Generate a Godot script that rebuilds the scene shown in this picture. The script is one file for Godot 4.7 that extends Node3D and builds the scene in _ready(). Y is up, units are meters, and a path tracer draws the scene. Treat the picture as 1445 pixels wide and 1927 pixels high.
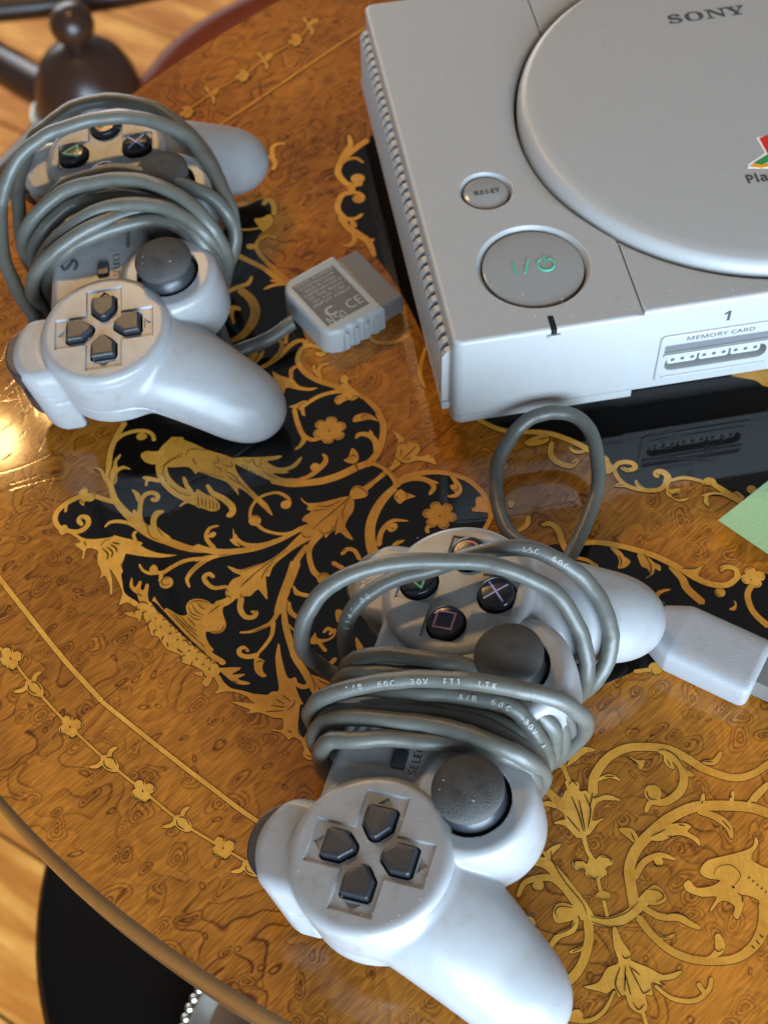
extends Node3D
# Lengths below are millimetres from the table's surface: x along the console's front, y up, z towards the viewer. The table's surface stands 740 mm above the floor.
const MM := 0.001
const TABLE := 740.0
var mats := {}
var rng := RandomNumberGenerator.new()
var taken := {}

# ---------------------------------------------------------------- shape collector: triangles in millimetres, smoothed where faces meet softly
class Shape:
	var tri := PackedVector3Array()
	var uv := PackedVector2Array()
	var has_uv := false

	func face(a: Vector3, b: Vector3, c: Vector3) -> void:   # anticlockwise seen from outside
		tri.append(a); tri.append(b); tri.append(c)

	func quad(a: Vector3, b: Vector3, c: Vector3, d: Vector3) -> void:
		face(a, b, c); face(a, c, d)

	func add(o: Shape, t: Transform3D) -> void:
		for p in o.tri:
			tri.append(t * p)

	func box(lo: Vector3, hi: Vector3) -> void:
		var p := []
		for k in 8:
			p.append(Vector3(hi.x if k & 1 else lo.x, hi.y if k & 2 else lo.y, hi.z if k & 4 else lo.z))
		quad(p[0], p[2], p[3], p[1]); quad(p[4], p[5], p[7], p[6]); quad(p[0], p[4], p[6], p[2])
		quad(p[1], p[3], p[7], p[5]); quad(p[2], p[6], p[7], p[3]); quad(p[0], p[1], p[5], p[4])

	# rings of equal length joined one after another; rings run anticlockwise seen from above when the first is the lowest
	func loft(rings: Array, closed := true) -> void:
		for k in rings.size() - 1:
			var a: PackedVector3Array = rings[k]
			var b: PackedVector3Array = rings[k + 1]
			var n := a.size()
			for i in (n if closed else n - 1):
				var j := (i + 1) % n
				if a[i].distance_squared_to(a[j]) > 1e-8:
					face(a[i], a[j], b[j])
				if b[i].distance_squared_to(b[j]) > 1e-8:
					face(a[i], b[j], b[i])

	func lathe(profile: Array, n := 48, at := Vector3.ZERO, closed_ends := false) -> void:   # profile of Vector2(radius, height), lowest first when seen from outside
		var rings := []
		for p in profile:
			var ring := PackedVector3Array()
			for i in n:
				var a := -TAU * i / n
				ring.append(at + Vector3(p.x * cos(a), p.y, p.x * sin(a)))
			rings.append(ring)
		loft(rings)

	func cap(poly: PackedVector2Array, y: float, up := true) -> void:   # flat polygon at height y; poly is (x, z)
		var t := Geometry2D.triangulate_polygon(poly)
		if t.is_empty():   # a convex outline whose corners fall together
			for i in range(1, poly.size() - 1): t.append_array([0, i, i + 1])
		for i in range(0, t.size(), 3):
			var a := poly[t[i]]
			var b := poly[t[i + 1]]
			var c := poly[t[i + 2]]
			var s := (b - a).cross(c - a)
			if (s > 0.0) == up:
				var q := b
				b = c
				c = q
			face(Vector3(a.x, y, a.y), Vector3(b.x, y, b.y), Vector3(c.x, y, c.y))

	# outline (x, z) raised from y0 to y1 with a rounded upper rim; inset and drop may differ from corner to corner
	func raise(outline: PackedVector2Array, y0: float, y1: float, inset, drop, steps := 4, holes := [], floor_too := false) -> void:
		var o := outline
		var n := o.size()
		var area := 0.0
		for i in n:
			area += o[i].cross(o[(i + 1) % n])
		if area > 0.0:
			o = outline.duplicate()
			o.reverse()
			if inset is Array: inset = inset.duplicate(); inset.reverse()
			if drop is Array: drop = drop.duplicate(); drop.reverse()
		var nor := PackedVector2Array()
		for i in n:
			var e0 := (o[i] - o[(i + n - 1) % n]).normalized()
			var e1 := (o[(i + 1) % n] - o[i]).normalized()
			var m := (e0 + e1).normalized()
			var inward := Vector2(m.y, -m.x)
			nor.append(inward / maxf(0.35, inward.dot(Vector2(e0.y, -e0.x))))
		var rings := []
		var base := PackedVector3Array()
		for i in n:
			base.append(Vector3(o[i].x, y0, o[i].y))
		rings.append(base)
		for k in steps + 1:
			var a := PI / 2 * k / steps
			var ring := PackedVector3Array()
			for i in n:
				var r: float = inset[i] if inset is Array else inset
				var d: float = drop[i] if drop is Array else drop
				var q := o[i] + nor[i] * r * (1.0 - cos(a))
				ring.append(Vector3(q.x, y1 - d * (1.0 - sin(a)), q.y))
			rings.append(ring)
		loft(rings)
		var top := PackedVector2Array()
		for p in rings[-1]:
			top.append(Vector2(p.x, p.z))
		pierced(top, y1, holes)
		if floor_too:
			cap(o, y0, false)

	func pierced(poly: PackedVector2Array, y: float, holes: Array) -> void:   # a flat polygon with round holes [centre, radius], cut into strips through the hole centres
		if holes.is_empty():
			cap(poly, y)
			return
		var cuts := []
		for h in holes:
			cuts.append(h[0].y)
		cuts.sort()
		cuts = [-9999.0] + cuts + [9999.0]
		for k in cuts.size() - 1:
			if cuts[k + 1] - cuts[k] < 0.01: continue
			var strip := PackedVector2Array([Vector2(-9999, cuts[k]), Vector2(9999, cuts[k]), Vector2(9999, cuts[k + 1]), Vector2(-9999, cuts[k + 1])])
			for piece in Geometry2D.intersect_polygons(poly, strip):
				var left := [piece]
				for h in holes:
					var circle := PackedVector2Array()
					for i in 72:
						circle.append(h[0] + Vector2.from_angle(TAU * i / 72) * h[1])
					var next := []
					for q in left:
						for r in Geometry2D.clip_polygons(q, circle):
							next.append(r)
					left = next
				for q in left:
					cap(q, y)

	func tube(path: PackedVector3Array, radius, n := 10, ends := true) -> void:
		var m := path.size()
		var t0 := (path[1] - path[0]).normalized()
		var side := t0.cross(Vector3.UP if absf(t0.y) < 0.9 else Vector3.RIGHT).normalized()
		var rings := []
		for k in m:
			var t := (path[mini(k + 1, m - 1)] - path[maxi(k - 1, 0)]).normalized()
			side = (side - t * side.dot(t)).normalized()
			var over := t.cross(side)
			var r: float = radius[k] if radius is Array or radius is PackedFloat32Array else radius
			var ring := PackedVector3Array()
			for i in n:
				var a := TAU * i / n
				ring.append(path[k] + (side * cos(a) + over * sin(a)) * r)
			rings.append(ring)
		loft(rings)
		if ends:
			for k in [0, m - 1]:
				for i in range(1, n - 1):
					var g: PackedVector3Array = rings[k]
					if k == 0: face(g[0], g[i + 1], g[i])
					else: face(g[0], g[i], g[i + 1])

	func ball(at: Vector3, r: Vector3, n := 16) -> void:
		var rings := []
		for k in n / 2 + 1:
			var b := -PI / 2 + PI * k / (n / 2)
			var ring := PackedVector3Array()
			for i in n:
				var a := -TAU * i / n
				ring.append(at + Vector3(r.x * cos(b) * cos(a), r.y * sin(b), r.z * cos(b) * sin(a)))
			rings.append(ring)
		loft(rings)

	func mesh(soft := 38.0) -> ArrayMesh:
		var n := tri.size()
		var faces := PackedVector3Array()
		faces.resize(n / 3)
		var at := {}
		var key := PackedInt32Array()
		key.resize(n)
		var lists := []
		for k in n / 3:
			faces[k] = (tri[3 * k + 1] - tri[3 * k]).cross(tri[3 * k + 2] - tri[3 * k])
			for j in 3:
				var p := tri[3 * k + j]
				var q := Vector3i(roundi(p.x * 200), roundi(p.y * 200), roundi(p.z * 200))
				if not at.has(q):
					at[q] = lists.size()
					lists.append([])
				var id: int = at[q]
				key[3 * k + j] = id
				lists[id].append(k)
		var limit := cos(deg_to_rad(soft))
		var units := PackedVector3Array()
		units.resize(n / 3)
		for k in n / 3:
			units[k] = faces[k].normalized()
		var v := PackedVector3Array()
		var nor := PackedVector3Array()
		v.resize(n)
		nor.resize(n)
		for k in n / 3:
			var u := units[k]
			for j in 3:
				var s := Vector3.ZERO
				for f in lists[key[3 * k + j]]:
					if units[f].dot(u) > limit:
						s += faces[f]
				var to: int = 3 * k + (2 - j if j != 0 else 0)   # clockwise for the engine
				to = 3 * k + [0, 2, 1][j]
				v[to] = tri[3 * k + j] * 0.001
				nor[to] = s.normalized() if s.length_squared() > 1e-12 else u
		var arrays := []
		arrays.resize(Mesh.ARRAY_MAX)
		arrays[Mesh.ARRAY_VERTEX] = v
		arrays[Mesh.ARRAY_NORMAL] = nor
		if has_uv:
			var w := PackedVector2Array()
			w.resize(n)
			for k in n / 3:
				for j in 3:
					w[3 * k + [0, 2, 1][j]] = uv[3 * k + j]
			arrays[Mesh.ARRAY_TEX_UV] = w
		var m := ArrayMesh.new()
		m.add_surface_from_arrays(Mesh.PRIMITIVE_TRIANGLES, arrays)
		return m

# ---------------------------------------------------------------- naming and describing
func numbered(called: String) -> String:
	var k: int = taken.get(called, -1) + 1
	taken[called] = k
	return called if k == 0 else "%s_%03d" % [called, k]

func at_mm(x: float, y: float, z: float) -> Vector3:
	return Vector3(x, y + TABLE, z) * MM

func tag(o: Node3D, label: String, category := "", group := "", kind := "") -> Node3D:
	if label: o.set_meta("label", label)
	if category: o.set_meta("category", category)
	if group: o.set_meta("group", group)
	if kind: o.set_meta("kind", kind)
	return o

func thing(called: String, label: String, category: String, where := Vector3.ZERO, group := "") -> Node3D:
	var o := Node3D.new()
	o.name = numbered(called)
	add_child(o, true)
	o.position = at_mm(where.x, where.y, where.z)
	tag(o, label, category, group)
	return o

func part(called: String, shape, material: Material, parent: Node, soft := 38.0) -> MeshInstance3D:
	var o := MeshInstance3D.new()
	o.name = called
	o.mesh = shape.mesh(soft) if shape is Shape else shape
	o.material_override = material
	parent.add_child(o, true)
	var siblings := 0
	for s in parent.get_children():
		if s != o and (s.name == called or str(s.name).begins_with(called + "_0")):
			siblings += 1
	if siblings: o.name = "%s_%03d" % [called, siblings]
	return o

func arc_corners(x0: float, z0: float, x1: float, z1: float, r: float, n := 6) -> PackedVector2Array:   # a rounded rectangle
	var out := PackedVector2Array()
	for c in [[x1 - r, z1 - r, 0.0], [x0 + r, z1 - r, PI / 2], [x0 + r, z0 + r, PI], [x1 - r, z0 + r, PI * 1.5]]:
		for i in n + 1:
			out.append(Vector2(c[0], c[1]) + Vector2.from_angle(c[2] + PI / 2 * i / n) * r)
	return out

func spline(points: Array, per := 8, closed := false) -> PackedVector3Array:   # Catmull-Rom
	var n := points.size()
	var out := PackedVector3Array()
	for k in (n if closed else n - 1):
		var a: Vector3 = points[(k + n - 1) % n] if closed else points[maxi(k - 1, 0)]
		var b: Vector3 = points[k]
		var c: Vector3 = points[(k + 1) % n]
		var d: Vector3 = points[(k + 2) % n] if closed else points[mini(k + 2, n - 1)]
		for i in per:
			out.append(b.cubic_interpolate(c, a, d, float(i) / per))
	if not closed: out.append(points[-1])
	return out

func spline2(points: Array, per := 6, closed := false) -> PackedVector2Array:
	var three := []
	for p in points: three.append(Vector3(p.x, 0, p.y))
	var out := PackedVector2Array()
	for p in spline(three, per, closed): out.append(Vector2(p.x, p.z))
	return out

func lettering(text: String, height: float, font: String, weight := 400, depth := 0.12) -> ArrayMesh:   # height of a capital in millimetres
	var f := SystemFont.new()
	f.font_names = PackedStringArray([font])
	f.font_weight = weight
	var t := TextMesh.new()
	var k := height * MM / (64 * 0.72 * 0.01)
	t.text = text
	t.font = f
	t.font_size = 64
	t.pixel_size = 0.01
	t.depth = depth * MM / k
	t.curve_step = 3.0
	var st := SurfaceTool.new()
	st.begin(Mesh.PRIMITIVE_TRIANGLES)
	st.append_from(t, 0, Transform3D(Basis.from_scale(Vector3.ONE * k), Vector3.ZERO))
	return st.commit()

func paint(name_: String, color: Color, rough: float, metal := 0.0, coat := 0.0, coat_rough := 0.1) -> StandardMaterial3D:   # color in linear values
	var m := StandardMaterial3D.new()
	m.resource_name = name_
	m.albedo_color = color.linear_to_srgb()
	m.roughness = rough
	m.metallic = metal
	if coat > 0.0:
		m.clearcoat_enabled = true
		m.clearcoat = coat
		m.clearcoat_roughness = coat_rough
	mats[name_] = m
	return m

# ================================================================= the scene
func _ready() -> void:
	rng.seed = 7
	# ---- camera
	var cam := Camera3D.new()
	cam.name = "camera"
	add_child(cam)
	cam.position = at_mm(-65.87, 423.65, 311.76)
	cam.rotation = Vector3(-0.9729, -0.1249, -0.0548)
	cam.near = 0.02
	cam.far = 20.0
	var lens := CameraAttributesPhysical.new()
	lens.frustum_focal_length = 33.47
	lens.exposure_aperture = 10.5
	lens.frustum_focus_distance = 0.45
	cam.attributes = lens
	cam.fov = 39.447
	# ---- the room's own dim bounce, and the exposure
	var env := Environment.new()
	env.background_mode = Environment.BG_COLOR
	env.background_color = Color(0.125, 0.125, 0.127).linear_to_srgb()
	env.tonemap_mode = Environment.TONE_MAPPER_LINEAR
	env.tonemap_exposure = 1.6
	env.sdfgi_enabled = true
	env.ssao_enabled = true
	env.ssil_enabled = true
	var we := WorldEnvironment.new()
	we.name = "world_environment"
	we.environment = env
	add_child(we)
	# ---- daylight from a window in front, to the right of the viewer, and a warm lamp beyond the table
	window_light(Vector3(260, 180, 1900), Vector2(2.0, 1.7), 13.2, Color(0.80, 0.905, 1.0))
	far_window(Vector3(-650, 330, -2500), Vector2(1.5, 1.3), 1.9, Color(0.97, 0.98, 1.0))
	palette()
	lamp_light([Vector3(-372, 860, -735), Vector3(-300, 866, -790), Vector3(-235, 880, -760)], 0.042, Color(1.0, 0.80, 0.50))
	palette()
	build_table()
	build_floor()
	build_console()
	build_controllers()
	build_background()
	build_note()

func far_window(at: Vector3, size: Vector2, energy: float, color: Color) -> void:   # a second window, at the far end of the room
	var l := AreaLight3D.new()
	l.name = "far_daylight"
	l.area_size = size
	l.area_range = 12.0
	l.light_energy = energy
	l.light_color = color
	l.shadow_enabled = true
	add_child(l)
	l.position = at_mm(at.x, at.y, at.z)
	l.rotation.y = PI
	window_frame(at, size, color, 180.0, "white framed window at the far end of the room behind the console")

func window_light(at: Vector3, size: Vector2, energy: float, color: Color) -> void:
	var l := AreaLight3D.new()
	l.name = "window_daylight"
	l.area_size = size
	l.area_range = 12.0
	l.light_energy = energy
	l.light_color = color
	l.shadow_enabled = true
	add_child(l)
	l.position = at_mm(at.x, at.y, at.z)
 # it faces along -z, towards the table
	window_frame(at, size, color, 0.0, "tall white framed window in front of the table letting in cool daylight")

func window_frame(at: Vector3, size: Vector2, color: Color, turn: float, label: String) -> void:
	var t := thing("window", label, "window", at)
	t.rotation_degrees.y = turn
	var pane := paint("bright_pane", Color(0.5, 0.5, 0.5), 0.3)
	pane.emission_enabled = true
	pane.emission = color
	pane.emission_energy_multiplier = 0.6
	var s := Shape.new()
	var w := size.x * 500.0
	var h := size.y * 500.0
	s.box(Vector3(-w, -h, 12), Vector3(w, h, 20))
	part("pane", s, pane, t)
	var white := paint("window_white", Color(0.7, 0.7, 0.68), 0.4)
	for q in [[-w - 60, -h - 60, -w, h + 60], [w, -h - 60, w + 60, h + 60], [-w, h, w, h + 60], [-w, -h - 60, w, -h], [-22, -h, 22, h]]:
		s = Shape.new()
		s.box(Vector3(q[0], q[1], 2 if q[0] != -22 else 4), Vector3(q[2], q[3], 60))
		part("window_frame", s, white, t)

func lamp_light(spots: Array, energy: float, color: Color) -> void:
	var t := thing("hanging_lamp", "warm lamp with three small glowing bulbs above the far side of the table", "lamp", spots[0])
	var g := paint("bulb", Color(1, 1, 1), 0.5)
	g.emission_enabled = true
	g.emission = color
	g.emission_energy_multiplier = 42.0
	for p in spots:
		var at: Vector3 = p - spots[0]
		var s := Shape.new()
		s.ball(at, Vector3(24, 24, 24), 24)
		var bulb := part("bulb", s, g, t)
		s = Shape.new()
		s.lathe([Vector2(0, 22), Vector2(11, 22), Vector2(11, 52), Vector2(3, 56), Vector2(3, 600)], 16, at)
		part("cord_and_socket", s, mats.dark_metal, bulb)
		var l := OmniLight3D.new()
		l.name = "lamp_glow"
		l.position = at * MM
		l.light_energy = energy
		l.light_color = color
		l.light_size = 0.023
		l.omni_range = 12.0
		l.omni_attenuation = 2.0
		l.shadow_enabled = true
		t.add_child(l, true)

func grain(m: StandardMaterial3D, freq: float, bump: float, scale: float, low := Color(1, 1, 1), where := 0.35) -> void:   # fine moulded grain, and soil of the given colour in patches
	var n := FastNoiseLite.new()
	n.seed = int(freq * 1000) + mats.size()
	n.frequency = freq
	n.fractal_octaves = 3
	var t := NoiseTexture2D.new()
	t.width = 512; t.height = 512; t.seamless = true
	t.noise = n
	m.heightmap_enabled = true
	m.heightmap_texture = t
	m.heightmap_scale = bump
	m.uv1_triplanar = true
	m.uv1_scale = Vector3.ONE * scale
	if low != Color(1, 1, 1):
		var d := FastNoiseLite.new()
		d.seed = 77 + mats.size()
		d.frequency = 0.014
		d.fractal_octaves = 5
		d.fractal_gain = 0.62
		var a := NoiseTexture2D.new()
		a.width = 512; a.height = 512; a.seamless = true
		a.noise = d
		var ramp := Gradient.new()
		ramp.set_color(0, low)
		ramp.set_color(1, Color(1, 1, 1))
		ramp.add_point(where, low.lerp(Color(1, 1, 1), 0.72))
		ramp.add_point(where + 0.18, Color(0.97, 0.97, 0.97))
		a.color_ramp = ramp
		m.albedo_texture = a

func specks(parent: Node3D, regions: Array, color: Color, called := "dust") -> void:   # loose white dust and crumbs, too many to count
	var s := Shape.new()
	s.ball(Vector3.ZERO, Vector3(1, 0.5, 1), 6)
	var mm := MultiMesh.new()
	mm.transform_format = MultiMesh.TRANSFORM_3D
	mm.mesh = s.mesh()
	var places := []
	for r in regions:   # [x0, z0, x1, z1, y, count]
		for k in r[5]:
			var size := 0.09 + 0.16 * pow(rng.randf(), 3.0)
			var b := Basis(Vector3.UP, rng.randf() * TAU) * Basis.from_scale(Vector3(size * (1.0 + 2.0 * pow(rng.randf(), 4.0)), size, size))
			places.append(Transform3D(b, Vector3(rng.randf_range(r[0], r[2]), r[4], rng.randf_range(r[1], r[3])) * MM))
	mm.instance_count = places.size()
	for k in places.size(): mm.set_instance_transform(k, places[k])
	var o := MultiMeshInstance3D.new()
	o.name = called
	o.multimesh = mm
	o.material_override = paint(called + "_grey", color, 0.8)
	o.set_meta("kind", "stuff")
	parent.add_child(o, true)

func palette() -> void:
	paint("dark_metal", Color(0.02, 0.018, 0.016), 0.4, 0.6)
	pass


# ================================================================= the inlaid table
const OVAL := Vector4(490, -19, 700, 380)   # centre x, z and half axes
const SHEET := Rect2(-225, -315, 430, 560)    # the part of the top that the veneer picture spans, in mm
var burl := [FastNoiseLite.new(), FastNoiseLite.new(), FastNoiseLite.new(), FastNoiseLite.new(), FastNoiseLite.new(), FastNoiseLite.new()]

func oval_point(a: float, out := 0.0) -> Vector2:
	var n := Vector2(cos(a) / OVAL.z, sin(a) / OVAL.w).normalized()
	return Vector2(OVAL.x + OVAL.z * cos(a), OVAL.y + OVAL.w * sin(a)) + n * out

func veneer_row(y: int, data: Dictionary) -> void:
	var w: int = data.w
	var row := PackedByteArray()
	row.resize(w * 3)
	var z: float = SHEET.position.y + (y + 0.5) * data.step
	for i in w:
		var x: float = SHEET.position.x + (i + 0.5) * data.step
		var u := x * 0.83 - z * 0.55
		var v := x * 0.55 + z * 0.83
		# two leaves of veneer meet along a joint that follows the fibre
		var joint := v + 5.6
		if joint < 0.0:
			u += 431.0
			v = -v + 57.0
		var wx: float = burl[1].get_noise_2d(u, v)
		var wy: float = burl[1].get_noise_2d(u + 300.0, v - 200.0)
		var pu := u * 0.74 + wx * 4.0
		var pv := v + wy * 4.0
		# little eyes: one to three rings round a dark pip
		var r: float = (burl[2].get_noise_2d(pu, pv) + 1.0) * 7.4
		var which: float = burl[3].get_noise_2d(pu, pv)
		var eye := exp(-r * r * 0.09) * clampf(0.7 + 1.2 * which, 0.0, 1.0)
		var line := 0.0
		var grow := 1.0 + 0.25 * wx
		for k in 3:
			if which * 0.5 + 0.5 < 0.18 + 0.2 * k: break
			var d: float = (r - (0.85 + 1.05 * k) * grow) / 0.24
			line = maxf(line, exp(-d * d) * (0.85 - 0.17 * k))
		if which > -0.2: line = maxf(line, exp(-r * r * 9.0))
		# long wavy lines of even width that bend round the eyes
		var n0: float = burl[0].get_noise_2d(pu, pv)
		var gx: float = burl[0].get_noise_2d(pu + 0.5, pv) - n0
		var gz: float = burl[0].get_noise_2d(pu, pv + 0.5) - n0
		var ph := n0 * 2.6 + eye * 0.45
		var fr := ph - floorf(ph)
		var g := maxf(sqrt(gx * gx + gz * gz) * 2.0 * 2.6, 0.055)
		var away := minf(fr, 1.0 - fr) / g / 0.30
		var strength := clampf(0.45 + 1.4 * burl[4].get_noise_2d(u * 0.8 + 90.0, v * 0.8), 0.0, 1.0)
		line = maxf(line, exp(-away * away) * strength * 0.85 * (1.0 - 0.6 * eye))
		var fibre: float = burl[5].get_noise_2d(u * 0.16, v * 2.3)
		var tone: float = burl[4].get_noise_2d(u * 0.35, v * 0.35)
		if absf(joint) < 0.22: line = maxf(line, 0.5)
		var t := clampf(0.66 + 0.30 * tone + 0.26 * fibre + 0.12 * eye - 0.14 * fr - line * 0.60, 0.0, 1.0)
		var c := Color(0.080, 0.0185, 0.0025).lerp(Color(0.72, 0.258, 0.026), t * t * 0.55 + t * 0.45).linear_to_srgb()
		row[3 * i] = clampi(int(c.r * 255.0 + 0.5), 0, 255)
		row[3 * i + 1] = clampi(int(c.g * 255.0 + 0.5), 0, 255)
		row[3 * i + 2] = clampi(int(c.b * 255.0 + 0.5), 0, 255)
	data.rows[y] = row

func make_veneer() -> ImageTexture:
	var setup := [[1, 0.036, 2], [2, 0.045, 2], [3, 0.135, 1], [3, 0.135, 1], [5, 0.020, 3], [6, 0.55, 2]]
	for k in 6:
		var n: FastNoiseLite = burl[k]
		n.seed = setup[k][0]
		n.frequency = setup[k][1]
		n.fractal_octaves = setup[k][2]
		n.noise_type = FastNoiseLite.TYPE_SIMPLEX_SMOOTH
		if k == 2 or k == 3:
			n.noise_type = FastNoiseLite.TYPE_CELLULAR
			n.fractal_type = FastNoiseLite.FRACTAL_NONE
			n.cellular_jitter = 1.0
			n.cellular_return_type = FastNoiseLite.RETURN_DISTANCE if k == 2 else FastNoiseLite.RETURN_CELL_VALUE
	var step := 0.34
	var w := int(SHEET.size.x / step)
	var h := int(SHEET.size.y / step)
	var data := {"w": w, "step": step, "rows": []}
	data.rows.resize(h)
	var job := WorkerThreadPool.add_group_task(veneer_row.bind(data), h)
	WorkerThreadPool.wait_for_group_task_completion(job)
	var bytes := PackedByteArray()
	for r in data.rows: bytes.append_array(r)
	return ImageTexture.create_from_image(Image.create_from_data(w, h, false, Image.FORMAT_RGB8, bytes))

func make_maple() -> ImageTexture:
	var w := 860
	var h := 1120
	var n := FastNoiseLite.new()
	n.seed = 12
	n.frequency = 0.5
	n.fractal_octaves = 2
	var b := FastNoiseLite.new()
	b.seed = 13
	b.frequency = 0.03
	var bytes := PackedByteArray()
	bytes.resize(w * h * 3)
	for y in h:
		for x in w:
			var f := n.get_noise_2d(x * 0.9, y * 0.16) * 0.5 + n.get_noise_2d(x * 0.10, y * 0.8) * 0.35
			var t := clampf(0.5 + 0.55 * f + 0.5 * b.get_noise_2d(x, y), 0.0, 1.0)
			var c := Color(0.56, 0.240, 0.026).lerp(Color(0.82, 0.395, 0.060), t).linear_to_srgb()
			var at := (y * w + x) * 3
			bytes[at] = int(c.r * 255)
			bytes[at + 1] = int(c.g * 255)
			bytes[at + 2] = int(c.b * 255)
	return ImageTexture.create_from_image(Image.create_from_data(w, h, false, Image.FORMAT_RGB8, bytes))

func make_scratches() -> ImageTexture:
	var w := 1024
	var h := 1334
	var im := Image.create(w, h, false, Image.FORMAT_L8)
	im.fill(Color(0.5, 0.5, 0.5))
	var r := RandomNumberGenerator.new()
	r.seed = 21
	for k in 5200:
		var p := Vector2(r.randf() * w, r.randf() * h)
		var d := Vector2.from_angle(r.randfn(-0.5, 0.6))
		var turn := r.randfn(0.0, 0.006)
		var deep := 0.5 - 0.5 * pow(r.randf(), 3.0)
		for s in int(10.0 + 70.0 * pow(r.randf(), 2.0)):
			d = d.rotated(turn)
			p += d
			if p.x < 1 or p.y < 1 or p.x >= w - 1 or p.y >= h - 1: break
			im.set_pixel(int(p.x), int(p.y), Color(deep, deep, deep))
	return ImageTexture.create_from_image(im)

func sheet_uv(s: Shape) -> Shape:   # table coordinates laid onto the veneer picture
	s.has_uv = true
	s.uv.resize(s.tri.size())
	for k in s.tri.size():
		s.uv[k] = Vector2((s.tri[k].x - SHEET.position.x) / SHEET.size.x, (s.tri[k].z - SHEET.position.y) / SHEET.size.y)
	return s

func lacquer(m: StandardMaterial3D) -> StandardMaterial3D:
	m.heightmap_enabled = true
	m.heightmap_texture = mats.scratches
	m.heightmap_scale = 0.0045
	return m

func build_table() -> void:
	mats.scratches = make_scratches()
	var veneer := lacquer(paint("burl_veneer", Color(1, 1, 1), 0.065))
	veneer.albedo_texture = make_veneer()
	var t := thing("inlaid_table", "oval burl wood table with black and golden floral inlay", "table", Vector3(0, 0, 0))
	var s := Shape.new()
	var rim := PackedVector2Array()
	for i in 360: rim.append(oval_point(TAU * i / 360.0))
	# the flat top, in strips so that no sliver reaches across it
	for k in 44:
		var x0 := -215.0 + 1410.0 * k / 44.0
		var strip := PackedVector2Array([Vector2(x0, -500), Vector2(x0 + 1410.0 / 44.0, -500), Vector2(x0 + 1410.0 / 44.0, 500), Vector2(x0, 500)])
		for piece in Geometry2D.intersect_polygons(rim, strip): s.cap(piece, 0.0)
	part("veneer_top", sheet_uv(s), veneer, t)
	# rounded edge moulding
	var e := Shape.new()
	var rings := []
	for q in [Vector2(-60, -30), Vector2(-6, -30), Vector2(0, -27), Vector2(2.2, -22), Vector2(2.6, -12), Vector2(2.2, -5), Vector2(1.2, -1.6), Vector2(0.2, -0.4), Vector2(-0.4, -0.3)]:
		var ring := PackedVector3Array()
		for i in 360:
			var p := oval_point(-TAU * i / 360.0, q.x)
			ring.append(Vector3(p.x, q.y, p.y))
		rings.append(ring)
	e.loft(rings)
	part("edge_moulding", e, paint("edge_wood", Color(0.062, 0.028, 0.010), 0.25), t, 50)
	var u := Shape.new()
	u.cap(rim, -31.0, false)
	part("underside", u, mats.edge_wood, t)
	for q in [[-1, -1], [-1, 1], [1, -1], [1, 1]]:
		var leg := Shape.new()
		leg.lathe([Vector2(0, -740), Vector2(16, -740), Vector2(20, -600), Vector2(30, -200), Vector2(34, -32)], 20, Vector3(OVAL.x + q[0] * 400, 0, OVAL.y + q[1] * 190))
		part("leg", leg, mats.edge_wood, t)
	inlay(t)

# ================================================================= the inlay: flat pieces let into the veneer, in table millimetres
var inlay_on: Node3D
var ink_shape: Shape
var kerf: Shape

func pairs(a: Array) -> Array:
	var o := []
	for k in range(0, a.size(), 2): o.append(Vector2(a[k], a[k + 1]))
	return o

func tidy(poly: PackedVector2Array) -> Array:   # an outline that may cross itself, as simple outlines
	var all := PackedVector2Array([Vector2(-3000, -3000), Vector2(3000, -3000), Vector2(3000, 3000), Vector2(-3000, 3000)])
	var out := []
	for q in Geometry2D.intersect_polygons(poly, all):
		if not Geometry2D.is_polygon_clockwise(q): out.append(q)
	return out

func inlay_piece(called: String, poly: PackedVector2Array, y: float, m: Material) -> void:
	var s := Shape.new()
	for simple in tidy(poly): s.cap(simple, y)
	if s.tri.is_empty(): return
	if m != mats.black_lacquer:
		for simple in tidy(poly):
			for wide in Geometry2D.offset_polygon(simple, 0.15):
				if not Geometry2D.is_polygon_clockwise(wide): kerf.cap(wide, 0.070 + 0.00015 * layer)
		m = mats["golden_maple_%d" % (hash(layer * 7) % 3)]
	part(called, sheet_uv(s), m, inlay_on)

func strip_of(a: Array, w0: float, w1: float, w2: float) -> PackedVector2Array:
	var line := spline2(pairs(a), 6)
	var left := PackedVector2Array()
	var right := PackedVector2Array()
	var n := line.size()
	for k in n:
		var t := float(k) / (n - 1)
		var d := (line[mini(k + 1, n - 1)] - line[maxi(k - 1, 0)]).normalized()
		var w := (w0 + (w1 - w0) * sin(PI * t) if t < 0.5 else w2 + (w1 - w2) * sin(PI * t)) * 0.5
		var side := Vector2(-d.y, d.x) * w
		left.append(line[k] + side)
		right.append(line[k] - side)
	# round ends
	var out := PackedVector2Array(left)
	var d1 := (line[n - 1] - line[n - 2]).normalized()
	out.append(line[n - 1] + d1 * w2 * 0.42)
	for k in n: out.append(right[n - 1 - k])
	var d0 := (line[0] - line[1]).normalized()
	out.append(line[0] + d0 * w0 * 0.42)
	return out

func ribbon(a: Array, w0: float, w1: float, w2: float, m: Material) -> void:
	inlay_piece("inlay_scroll", strip_of(a, w0, w1, w2), level(), m)

func leaf(a: Array, m: Material) -> void:
	inlay_piece("inlay_leaf", spline2(pairs(a), 3, true), level(), m)

func disc(x: float, z: float, r: float, m: Material) -> void:
	var o := PackedVector2Array()
	for k in 20: o.append(Vector2(x, z) + Vector2.from_angle(TAU * k / 20) * r)
	inlay_piece("inlay_berry", o, level(), m)

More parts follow.
